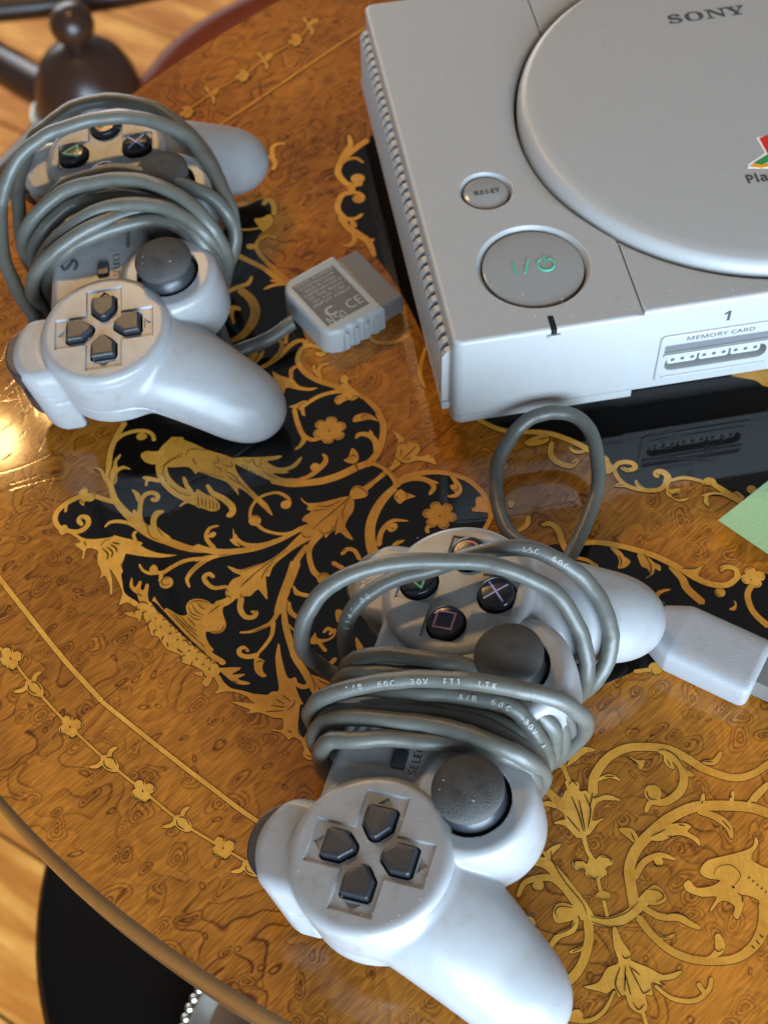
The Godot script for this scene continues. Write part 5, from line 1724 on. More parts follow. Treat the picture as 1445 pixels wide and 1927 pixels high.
func pad_mesh() -> ArrayMesh:   # surface nets over half of the field, mirrored
	var blocks := []
	var count := BLOCKS.x * BLOCKS.y * BLOCKS.z
	blocks.resize(count)
	var data := {"blocks": blocks}
	var job := WorkerThreadPool.add_group_task(fill_block.bind(data), count)
	WorkerThreadPool.wait_for_group_task_completion(job)
	var field := PackedFloat32Array()
	var nx := BLOCKS.x * 8
	var ny := BLOCKS.y * 8
	var nz := BLOCKS.z * 8
	field.resize(nx * ny * nz)
	field.fill(100.0)
	var live := []
	for n in count:
		var bx := n % BLOCKS.x
		var by := (n / BLOCKS.x) % BLOCKS.y
		var bz := n / (BLOCKS.x * BLOCKS.y)
		var out: PackedFloat32Array = blocks[n][1]
		if out.size(): live.append(Vector3i(bx, by, bz))
		for k in 8:
			for j in 8:
				var at := ((bz * 8 + k) * ny + by * 8 + j) * nx + bx * 8
				if out.is_empty():
					if blocks[n][0] < 0.0:
						for i in 8: field[at + i] = -100.0
				else:
					for i in 8: field[at + i] = out[(k * 8 + j) * 8 + i]
	var index := {}
	var v := PackedVector3Array()
	var sy := nx
	var sz := nx * ny
	var steps := PackedInt32Array([0, 1, sy, sy + 1, sz, sz + 1, sz + sy, sz + sy + 1])
	for b in live:
		for k in range(b.z * 8, mini(b.z * 8 + 8, nz - 1)):
			for j in range(b.y * 8, mini(b.y * 8 + 8, ny - 1)):
				for i in range(b.x * 8, mini(b.x * 8 + 8, nx - 1)):
					var at: int = k * sz + j * sy + i
					var inside := 0
					for c in 8:
						if field[at + steps[c]] < 0.0: inside += 1
					if inside == 0 or inside == 8: continue
					var sum := Vector3.ZERO
					var m := 0
					for c in 8:
						for axis in [1, 2, 4]:
							if c & axis: continue
							var f0 := field[at + steps[c]]
							var f1 := field[at + steps[c | axis]]
							if (f0 < 0.0) != (f1 < 0.0):
								var w := f0 / (f0 - f1)
								var p := Vector3(c & 1, (c >> 1) & 1, (c >> 2) & 1)
								p += Vector3(1 if axis == 1 else 0, 1 if axis == 2 else 0, 1 if axis == 4 else 0) * w
								sum += p
								m += 1
					var q := CORNER + (Vector3(i, j, k) + sum / m) * CELL
					if i == 0: q.x = 0.0
					index[at] = v.size()
					v.append(q)
	# settle each corner on the surface and take its normal from the field
	var nor := PackedVector3Array()
	nor.resize(v.size())
	var wide := {"v": v, "n": nor, "parts": []}
	wide.parts.resize(64)
	var job2 := WorkerThreadPool.add_group_task(settle.bind(wide), 64)
	WorkerThreadPool.wait_for_group_task_completion(job2)
	var half := v.size()
	var vv := PackedVector3Array()
	var nn := PackedVector3Array()
	for part_ in wide.parts:
		vv.append_array(part_[0])
		nn.append_array(part_[1])
	var idx := PackedInt32Array()
	for b in live:
		for k in range(b.z * 8, mini(b.z * 8 + 8, nz - 1)):
			for j in range(b.y * 8, mini(b.y * 8 + 8, ny - 1)):
				for i in range(b.x * 8, mini(b.x * 8 + 8, nx - 1)):
					var at: int = k * sz + j * sy + i
					var f0 := field[at]
					for e in 3:
						var up: int = [1, sy, sz][e]
						var s1: int = [sy, sz, 1][e]
						var s2: int = [sz, 1, sy][e]
						if (f0 < 0.0) == (field[at + up] < 0.0): continue
						if not (index.has(at) and index.has(at - s1) and index.has(at - s1 - s2) and index.has(at - s2)): continue
						var q := [index[at], index[at - s1], index[at - s1 - s2], index[at - s2]]
						if f0 < 0.0: q = [q[0], q[3], q[2], q[1]]
						idx.append_array([q[0], q[1], q[2], q[0], q[2], q[3]])
	var all := PackedInt32Array(idx)
	for t in range(0, idx.size(), 3):
		all.append_array([idx[t] + half, idx[t + 2] + half, idx[t + 1] + half])
	var verts := PackedVector3Array()
	var norms := PackedVector3Array()
	verts.resize(half * 2)
	norms.resize(half * 2)
	for t in half:
		verts[t] = vv[t] * MM
		norms[t] = nn[t]
		verts[t + half] = Vector3(-vv[t].x, vv[t].y, vv[t].z) * MM
		norms[t + half] = Vector3(-nn[t].x, nn[t].y, nn[t].z)
	var arrays := []
	arrays.resize(Mesh.ARRAY_MAX)
	arrays[Mesh.ARRAY_VERTEX] = verts
	arrays[Mesh.ARRAY_NORMAL] = norms
	arrays[Mesh.ARRAY_INDEX] = all
	var mesh_ := ArrayMesh.new()
	mesh_.add_surface_from_arrays(Mesh.PRIMITIVE_TRIANGLES, arrays)
	return mesh_

func settle(n: int, wide: Dictionary) -> void:
	var v: PackedVector3Array = wide.v
	var a := v.size() * n / 64
	var b := v.size() * (n + 1) / 64
	var out := PackedVector3Array()
	var nor := PackedVector3Array()
	for k in range(a, b):
		var p := v[k]
		var g := Vector3.ZERO
		for again in 2:
			var f := pad_shape(p)
			g = Vector3(pad_shape(p + Vector3(0.12, 0, 0)) - f, pad_shape(p + Vector3(0, 0.12, 0)) - f, pad_shape(p + Vector3(0, 0, 0.12)) - f) / 0.12
			var l := g.length()
			if l < 1e-3: break
			if again == 0:
				var move := -g * (f / (l * l))
				if p.x == 0.0: move.x = 0.0
				p += move.limit_length(0.4)
		out.append(p)
		nor.append(g.normalized())
	wide.parts[n] = [out, nor]

func cross_outline(cx: float, reach: float, half: float) -> PackedVector2Array:
	var o := PackedVector2Array()
	for q in [[half, reach], [-half, reach], [-half, half], [-reach, half], [-reach, -half], [-half, -half], [-half, -reach], [half, -reach], [half, -half], [reach, -half], [reach, half], [half, half]]:
		o.append(Vector2(cx + q[0], q[1]))
	return o

func face_plate(cx: float, reach: float, half: float, holes: Array, arrows := []) -> Shape:   # the round top of a pod with a sunken cross
	var s := Shape.new()
	var rim := PackedVector2Array()
	for i in 96: rim.append(Vector2(cx, 0) + Vector2.from_angle(-TAU * i / 96) * 23.7)
	var rings := []
	for q in [Vector2(0, -4.0), Vector2(0, -2.2), Vector2(0.2, -1.5), Vector2(0.7, -0.85), Vector2(1.4, -0.35), Vector2(2.2, -0.08), Vector2(3.0, 0)]:
		var ring := PackedVector3Array()
		for p in rim:
			var d := (p - Vector2(cx, 0)).normalized()
			ring.append(Vector3(p.x - d.x * q.x, q.y, p.y - d.y * q.x))
		rings.append(ring)
	s.loft(rings)
	var inner := PackedVector2Array()
	for p in rings[-1]: inner.append(Vector2(p.x, p.z))
	var cross := cross_outline(cx, reach, half)
	for side in [-1, 1]:
		var halfplane := PackedVector2Array([Vector2(cx - 40, 0), Vector2(cx + 40, 0), Vector2(cx + 40, side * 40), Vector2(cx - 40, side * 40)])
		for piece in Geometry2D.intersect_polygons(inner, halfplane):
			for q in Geometry2D.clip_polygons(piece, cross): s.cap(q, 0.0)
	# sloping wall of the recess, then its floor
	var small := cross_outline(cx, reach - 0.5, half - 0.5)
	for i in cross.size():
		var j := (i + 1) % cross.size()
		s.quad(Vector3(cross[i].x, 0, cross[i].y), Vector3(small[i].x, -0.75, small[i].y), Vector3(small[j].x, -0.75, small[j].y), Vector3(cross[j].x, 0, cross[j].y))
	# the floor with the openings that the buttons come through, cut along both axes
	for qx in [-1, 1]:
		for qz in [-1, 1]:
			var corner := PackedVector2Array([Vector2(cx, 0), Vector2(cx + 40 * qx, 0), Vector2(cx + 40 * qx, 40 * qz), Vector2(cx, 40 * qz)])
			for piece in Geometry2D.intersect_polygons(small, corner):
				var left := [piece]
				for h in holes + arrows:
					var next := []
					for q in left:
						for r in Geometry2D.clip_polygons(q, h): next.append(r)
					left = next
				for q in left: s.cap(q, -0.75)
	for h in holes: sunk(s, h, -0.75, -3.6, false)
	for h in arrows: sunk(s, h, -0.75, -1.5)
	return s

func make_pad() -> Node3D:
	var shell := paint("controller_plastic", Color(0.315, 0.315, 0.318), 0.31)
	var dark := paint("direction_plastic", Color(0.026, 0.028, 0.033), 0.34)
	var glossy := paint("action_plastic", Color(0.016, 0.017, 0.021), 0.16)
	var rubber := paint("stick_rubber", Color(0.050, 0.047, 0.044), 0.75)
	var ink: Material = mats.grey_print
	grain(shell, 0.30, 0.005, 16.0, Color(0.88, 0.85, 0.80))
	grain(dark, 0.32, 0.008, 18.0)
	grain(rubber, 0.22, 0.035, 16.0, Color(0.60, 0.54, 0.48), 0.40)
	var t := thing("game_controller", "", "game controller")
	part("body", pad_mesh(), shell, t)
	var houses := []
	var gaps := []
	var rounds := []
	for k in 4:
		var turn := Vector2.from_angle(PI / 2 * k)
		var o := PackedVector2Array()
		for q in [[4.2, -1.0], [4.2, 4.1], [3.7, 4.7], [-3.7, 4.7], [-4.2, 4.1], [-4.2, -1.0], [-1.3, -4.3], [-0.6, -4.65], [0.6, -4.65], [1.3, -4.3]]:
			var p := Vector2(q[0], q[1] + 8.6)
			o.append(Vector2(-POD + p.x * turn.x - p.y * turn.y, p.x * turn.y + p.y * turn.x))
		houses.append(o)
		gaps.append(Geometry2D.offset_polygon(o, 0.75)[0])
		var ring := PackedVector2Array()
		for i in 40: ring.append(Vector2(POD, 0) + turn * 12.6 + Vector2.from_angle(TAU * i / 40) * 6.3)
		rounds.append(ring)
	var arrows := []
	for k in 4:
		var turn := Vector2.from_angle(PI / 2 * k)
		var tri := PackedVector2Array()
		for q in [[-2.3, 14.5], [2.3, 14.5], [0, 17.0]]:
			tri.append(Vector2(-POD + q[0] * turn.x - q[1] * turn.y, q[0] * turn.y + q[1] * turn.x))
		arrows.append(tri)
	part("face_plate", face_plate(-POD, 17.9, 6.6, gaps, arrows), shell, t)
	part("face_plate", face_plate(POD, 18.6, 6.8, rounds), shell, t)
	# direction buttons: house shapes that point to the middle
	for k in 4:
		var turn := Vector2.from_angle(PI / 2 * k)
		var o: PackedVector2Array = houses[k]
		var b := Shape.new()
		b.raise(o, -4.0, 1.75, 0.95, 1.1, 4)
		part("direction_button", b, dark, t, 30)
	# action buttons with their printed signs
	var signs := [["square_sign", Color(0.50, 0.20, 0.32)], ["triangle_sign", Color(0.04, 0.36, 0.22)], ["circle_sign", Color(0.60, 0.16, 0.10)], ["cross_sign", Color(0.26, 0.32, 0.62)]]
	for k in 4:
		var at: Vector2 = Vector2(POD, 0) + [Vector2(-12.6, 0), Vector2(0, -12.6), Vector2(12.6, 0), Vector2(0, 12.6)][k]
		var b := Shape.new()
		b.lathe([Vector2(5.6, -4.0), Vector2(5.6, 1.0), Vector2(5.45, 1.5), Vector2(5.0, 1.85), Vector2(4.0, 2.0), Vector2(2, 2.08), Vector2(0.01, 2.1)], 40, Vector3(at.x, 0, at.y))
		var button := part("action_button", b, glossy, t)
		var corners := []
		if k == 0: corners = [[Vector2(-2.8, -2.8), Vector2(2.8, -2.8), Vector2(2.8, 2.8), Vector2(-2.8, 2.8), Vector2(-2.8, -2.8)]]
		if k == 1: corners = [[Vector2(0, -3.4), Vector2(3.1, 2.2), Vector2(-3.1, 2.2), Vector2(0, -3.4)]]
		if k == 2:
			var ring := []
			for i in 33: ring.append(Vector2.from_angle(TAU * i / 32) * 3.4)
			corners = [ring]
		if k == 3: corners = [[Vector2(-2.9, -2.9), Vector2(2.9, 2.9)], [Vector2(2.9, -2.9), Vector2(-2.9, 2.9)]]
		var mark := Shape.new()
		for line in corners:
			for i in line.size() - 1:
				var u: Vector2 = line[i]
				var w: Vector2 = line[i + 1]
				var d: Vector2 = (w - u).normalized() * 0.3
				var side := d.orthogonal()
				if k == 2: d *= 0.2
				var rise := func(p: Vector2) -> Vector3: return Vector3(at.x + p.x, 2.15 - 0.008 * p.length_squared(), at.y + p.y)
				u -= d
				w += d
				for j in 8:
					var u1 := u.lerp(w, j / 8.0)
					var w1 := u.lerp(w, (j + 1) / 8.0)
					mark.quad(rise.call(u1 - side), rise.call(u1 + side), rise.call(w1 + side), rise.call(w1 - side))
		part(signs[k][0], mark, paint(signs[k][0], signs[k][1], 0.4), button)
	# sticks, shoulder buttons and lettering on both sides
	for side in [-1, 1]:
		var at := Vector3(STICK.x * side, 0, STICK.y)
		var s := Shape.new()
		s.lathe([Vector2(10.9, -8), Vector2(10.4, -3.5), Vector2(9.6, 0.0), Vector2(8.2, 2.4), Vector2(6, 3.6)], 48, at)
		var stick := part("analog_stick", s, dark, t)
		s = Shape.new()
		s.lathe([Vector2(6, 2.5), Vector2(9.6, 3.6), Vector2(10.1, 4.4), Vector2(10.3, 5.6), Vector2(10.15, 6.3), Vector2(9.6, 6.95), Vector2(8.4, 7.9), Vector2(6.6, 8.8), Vector2(4.4, 9.4), Vector2(2.2, 9.75), Vector2(0.01, 9.9)], 56, at)
		part("stick_cap", s, rubber, stick)
		for lower in 2:
			var y1 := -5.6 if lower == 0 else -18.0
			s = Shape.new()
			var o := PackedVector2Array()
			var down := -y1 - 3.0
			for k in 17:
				var u := -11.0 + 22.0 * k / 16.0
				var bulge := 2.3 * pow(1.0 - pow(absf(u) / 11.0, 5.0), 1.0)
				o.append(Vector2((44.4 + 0.10 * down + u) * side, -36.0 + 0.13 * down + 0.032 * u * u - bulge))
			o.append(Vector2((44.4 + 0.10 * down + 11.0) * side, -29.0 + 0.10 * down))
			o.append(Vector2((44.4 + 0.10 * down - 11.0) * side, -29.0 + 0.10 * down))
			s.raise(o, y1 - 7.5 - lower * 1.5, y1, 0.7, 0.9, 3, [], true)
			part("shoulder_button", s, dark, t)
		var w := part("side_letter", lettering("L" if side < 0 else "R", 3.4, "Droid Sans", 500), paint("moulded_letter", Color(0.28, 0.28, 0.285), 0.5), t)
		flat_text(w, Vector3(42.6 * side, -3.98, -31.0))
		s = Shape.new()
		s.raise(arc_corners(-16.6 if side < 0 else 10.8, -3.4, -10.8 if side < 0 else 16.6, 0.9, 0.5, 3), -5, -2.3, 0.5, 0.5, 2)
		part("select_button" if side < 0 else "start_button", s, dark, t)
		w = part("button_lettering", lettering("SELECT" if side < 0 else "START", 2.4, "Droid Sans", 500), ink, t)
		flat_text(w, Vector3(-12.0 * side * -1.0, -3.52, 3.6), 0.0, 11.0 if side < 0 else 9.0)
	var e := lettering("ANALOG", 1.6, "Droid Sans", 500)
	var word := part("button_lettering", e, ink, t)
	flat_text(word, Vector3(0, -3.52, 8.0), 0.0, 9.0)
	var crest := Shape.new()
	crest.tube(spline([Vector3(-6.5, -3.5, -16.2), Vector3(-9, -3.5, -17), Vector3(-11, -3.5, -15.6), Vector3(-9, -3.5, -14), Vector3(-7, -3.5, -12.6), Vector3(-9, -3.5, -11.2), Vector3(-11.5, -3.5, -12.2)], 6), 0.45, 6)
	part("maker_mark", crest, ink, t)
	specks(t, [[-62, -18, -28, 18, 0.05, 46], [28, -18, 62, 18, 0.05, 40], [-18, -18, 18, 6, -3.5, 30], [-27, 16, -15, 30, 9.3, 4]], Color(0.55, 0.52, 0.47))
	return t

func place_pad(t: Node3D, at: Vector3, turn: Vector3, label: String) -> void:
	t.position = at_mm(at.x, at.y, at.z)
	t.rotation = Vector3(deg_to_rad(turn.x), deg_to_rad(turn.y), deg_to_rad(turn.z))
	tag(t, label, "game controller", "grey controllers with wound cords")

func build_controllers() -> void:
	var front := make_pad()
	var back: Node3D = front.duplicate()
	back.name = numbered("game_controller")
	add_child(back, true)
	place_pad(front, Vector3(-36.9, 46.6, 128.6), Vector3(-10.0, 62.0, 2.1), "grey game controller nearest the viewer, worn and dusty, wound in its own cord")
	place_pad(back, Vector3(-114.6, 46.9, -84.8), Vector3(-5.5, 85.2, 3.4), "grey game controller left of the console, wound in cord, its plug labelled CE")
	cords(front, back)


# ================================================================= the cords, wound by hand round each controller
func cord(points: Array, radius: float, pad: Node3D, m: Material, called := "cord") -> MeshInstance3D:
	var s := Shape.new()
	var path := spline(points, 6)
	var wobble := FastNoiseLite.new()
	wobble.seed = points.size()
	wobble.frequency = 0.035
	var girth := []
	for k in path.size():
		var q := path[k]
		path[k] += Vector3(wobble.get_noise_1d(k * 2.0), 0.5 * wobble.get_noise_1d(k * 2.0 + 900.0), wobble.get_noise_1d(k * 2.0 + 400.0)) * 0.9
		girth.append(radius * (1.0 + 0.02 * wobble.get_noise_1d(k * 3.0 + 1500.0)))
	s.tube(path, girth, 14)
	var o := part(called, s, m, pad, 60)
	o.transform = pad.transform.affine_inverse() * Transform3D(Basis(), Vector3(0, TABLE * MM, 0))
	return o

func cords(front: Node3D, back: Node3D) -> void:
	var m := paint("cord_rubber", Color(0.100, 0.099, 0.084), 0.40)
	grain(m, 0.12, 0.006, 10.0, Color(0.80, 0.78, 0.72))
	var wound := [Vector3(-53.3, 24, 104.4), Vector3(-56.3, 24, 101.2), Vector3(-61, 26, 98), Vector3(-65.7, 32, 95), Vector3(-66.1, 42, 93.2), Vector3(-63, 50, 90.5), Vector3(-56.1, 56, 87.6), Vector3(-47.7, 60, 86.4), Vector3(-35.5, 62, 86.4), Vector3(-22.5, 63, 88.6), Vector3(-9.7, 63, 91.8), Vector3(-2.3, 62, 94.8), Vector3(6.2, 58, 98.3), Vector3(11.6, 54, 102.5), Vector3(15.7, 48, 107.5), Vector3(18, 42, 113), Vector3(18.4, 36, 116.7), Vector3(17.3, 28, 119.3), Vector3(15.2, 18, 118.9), Vector3(7.3, 5, 116.8), Vector3(-11.2, 4, 111.7), Vector3(-31, 4, 106.4), Vector3(-46.2, 8, 102.3), Vector3(-50.8, 22, 101), Vector3(-52.8, 32, 99.4), Vector3(-53, 40, 96), Vector3(-50.6, 46, 92.2), Vector3(-45.8, 50, 89.4), Vector3(-35.8, 53, 86.8), Vector3(-21.9, 55, 85.5), Vector3(-9.1, 57, 84.2), Vector3(0, 58, 85), Vector3(8.8, 57, 87.2), Vector3(15.5, 54, 91.1), Vector3(21.3, 50, 94.7), Vector3(25.4, 46, 99.6), Vector3(27.2, 42, 106.1), Vector3(27, 38, 111), Vector3(25.4, 32, 114.5), Vector3(22.2, 26, 117.1), Vector3(19, 20, 117.9), Vector3(14.9, 14, 117.8), Vector3(6.7, 5, 116.1), Vector3(-12.5, 4, 112.2), Vector3(-33.1, 4, 108), Vector3(-48.9, 8, 104.8), Vector3(-53.7, 30, 103.8), Vector3(-53, 40, 105.6), Vector3(-48.9, 47, 107.4), Vector3(-40, 50, 110.2), Vector3(-30.8, 52, 114.5), Vector3(-21.8, 53, 118.5), Vector3(-14.8, 53, 122.7), Vector3(-4.6, 50, 127.3), Vector3(4.2, 44, 132), Vector3(9.5, 34, 133.8), Vector3(10.1, 20, 133.2), Vector3(2, 5, 130.1), Vector3(-16.7, 4, 123), Vector3(-36.9, 4, 115.4), Vector3(-52.3, 8, 109.5), Vector3(-57, 28, 107.7), Vector3(-55.4, 38, 109), Vector3(-49.7, 45, 111.5), Vector3(-40.8, 47, 114.6), Vector3(-29, 48, 118.9), Vector3(-17.2, 48, 123.8), Vector3(-5.7, 47, 129.4), Vector3(3.4, 40, 133.3), Vector3(6.3, 30, 136), Vector3(5.8, 18, 136.5), Vector3(-1.9, 5, 133.1), Vector3(-20, 4, 125.3), Vector3(-39.3, 4, 116.8), Vector3(-54.1, 8, 110.4), Vector3(-58.6, 30, 108.4), Vector3(-47.7, 44, 116), Vector3(-29.6, 48, 121.9), Vector3(-17.7, 49, 125.7), Vector3(-10.9, 50, 129.4), Vector3(-3.4, 49, 134.1), Vector3(1.1, 44, 138.3), Vector3(2.5, 34, 139.9), Vector3(1.4, 22, 139.7), Vector3(-6, 5, 137), Vector3(-23.3, 4, 130.9), Vector3(-41.9, 4, 124.2), Vector3(-56.1, 8, 119.1), Vector3(-60.4, 36, 117.6), Vector3(-49.9, 46, 119.8), Vector3(-39.3, 51, 123.4), Vector3(-30, 54, 127.2), Vector3(-17.9, 55, 131.5), Vector3(-12, 55, 135), Vector3(-7.2, 52, 138.7), Vector3(-3.7, 46, 142), Vector3(-1.2, 36, 142.7), Vector3(-1, 24, 142.4), Vector3(-8.6, 5, 139.9), Vector3(-26.4, 4, 134.2), Vector3(-45.5, 4, 128), Vector3(-60.1, 8, 123.3), Vector3(-64.6, 30, 121.9), Vector3(-58.3, 42, 121.9), Vector3(-49, 47, 123.3), Vector3(-36.7, 49, 126.3), Vector3(-26.6, 50, 130.6), Vector3(-18.5, 50, 134.9), Vector3(-10.1, 48, 140.8), Vector3(-5.5, 42, 143.5), Vector3(-3, 30, 143.9), Vector3(-10.6, 5, 141.2), Vector3(-28.2, 4, 135.1), Vector3(-47.2, 4, 128.4), Vector3(-61.7, 8, 123.3), Vector3(-66.1, 26, 121.8), Vector3(-65.2, 38, 123.5), Vector3(-59.9, 45, 123.1), Vector3(-49.1, 47, 125.1), Vector3(-35.7, 49, 129.3), Vector3(-25.6, 50, 133.4), Vector3(-18.1, 51, 138.4), Vector3(-11.3, 49, 143.1), Vector3(-6, 42, 145.5), Vector3(-2.5, 28, 144.8), Vector3(-10.2, 5, 141.3), Vector3(-28.1, 4, 133.1), Vector3(-47.3, 4, 124.4), Vector3(-62, 8, 117.6), Vector3(-66.5, 26, 115.6), Vector3(-66.7, 40, 118.4), Vector3(-62.7, 48, 119.5), Vector3(-54.6, 53, 119.9), Vector3(-42, 57, 122.5), Vector3(-29.7, 60, 125.9), Vector3(-20.8, 62, 129.1), Vector3(-9.1, 62, 133.6), Vector3(-0.3, 60, 136.9), Vector3(6, 54, 137.9), Vector3(11.5, 44, 137.7), Vector3(12.1, 26, 135.2), Vector3(2.6, 5, 133.7), Vector3(-19.5, 4, 130.4), Vector3(-43.1, 4, 126.7), Vector3(-61.3, 8, 123.9), Vector3(-66.8, 24, 123.1), Vector3(-66.7, 38, 126.1), Vector3(-63.2, 45, 126.3), Vector3(-56, 49, 127.5), Vector3(-43.8, 52, 132), Vector3(-31.9, 54, 137.2), Vector3(-23.5, 56, 142.5), Vector3(-15.4, 57, 148.4), Vector3(-8.9, 53, 151.4), Vector3(-3.7, 40, 150.9), Vector3(-3.7, 28, 149.8), Vector3(-11.2, 5, 147.3), Vector3(-28.7, 4, 141.4), Vector3(-47.4, 4, 135.2), Vector3(-61.8, 8, 130.4), Vector3(-66.2, 26, 128.9), Vector3(-64.7, 44, 132.7), Vector3(-59.8, 48, 133.5), Vector3(-50.8, 50, 136), Vector3(-39, 51, 139), Vector3(-28.9, 52, 142), Vector3(-20.4, 53, 145.4), Vector3(-14.3, 53, 149), Vector3(-9.5, 49, 152.2), Vector3(-7, 40, 153.6), Vector3(-7.4, 28, 152.1)]
	var wound_cord := cord(wound, 2.6, front, m)
	var loose := [Vector3(16.4, 12, 64.2), Vector3(14.5, 11, 56.6), Vector3(10.4, 9, 47.8), Vector3(9.5, 8, 35.8), Vector3(10.8, 9, 26.2), Vector3(13.7, 12, 18.3), Vector3(20.5, 16, 10.8), Vector3(27.6, 19, 8), Vector3(35.5, 20, 7.9), Vector3(42.2, 19, 10.9), Vector3(46.6, 17, 17.5), Vector3(47.1, 15, 26.1), Vector3(45.6, 13, 34), Vector3(42.7, 11, 40.8), Vector3(37.7, 10, 49.5), Vector3(32.5, 9, 56.3), Vector3(28.2, 9, 62.3), Vector3(24.8, 8, 68.6), Vector3(30.3, 6, 69.5), Vector3(37.7, 5, 73.1), Vector3(42.5, 5, 76), Vector3(46.8, 6, 80), Vector3(50.7, 8, 85.1), Vector3(52.7, 9, 87.7)]
	var loose_cord := cord(loose, 2.6, front, m)
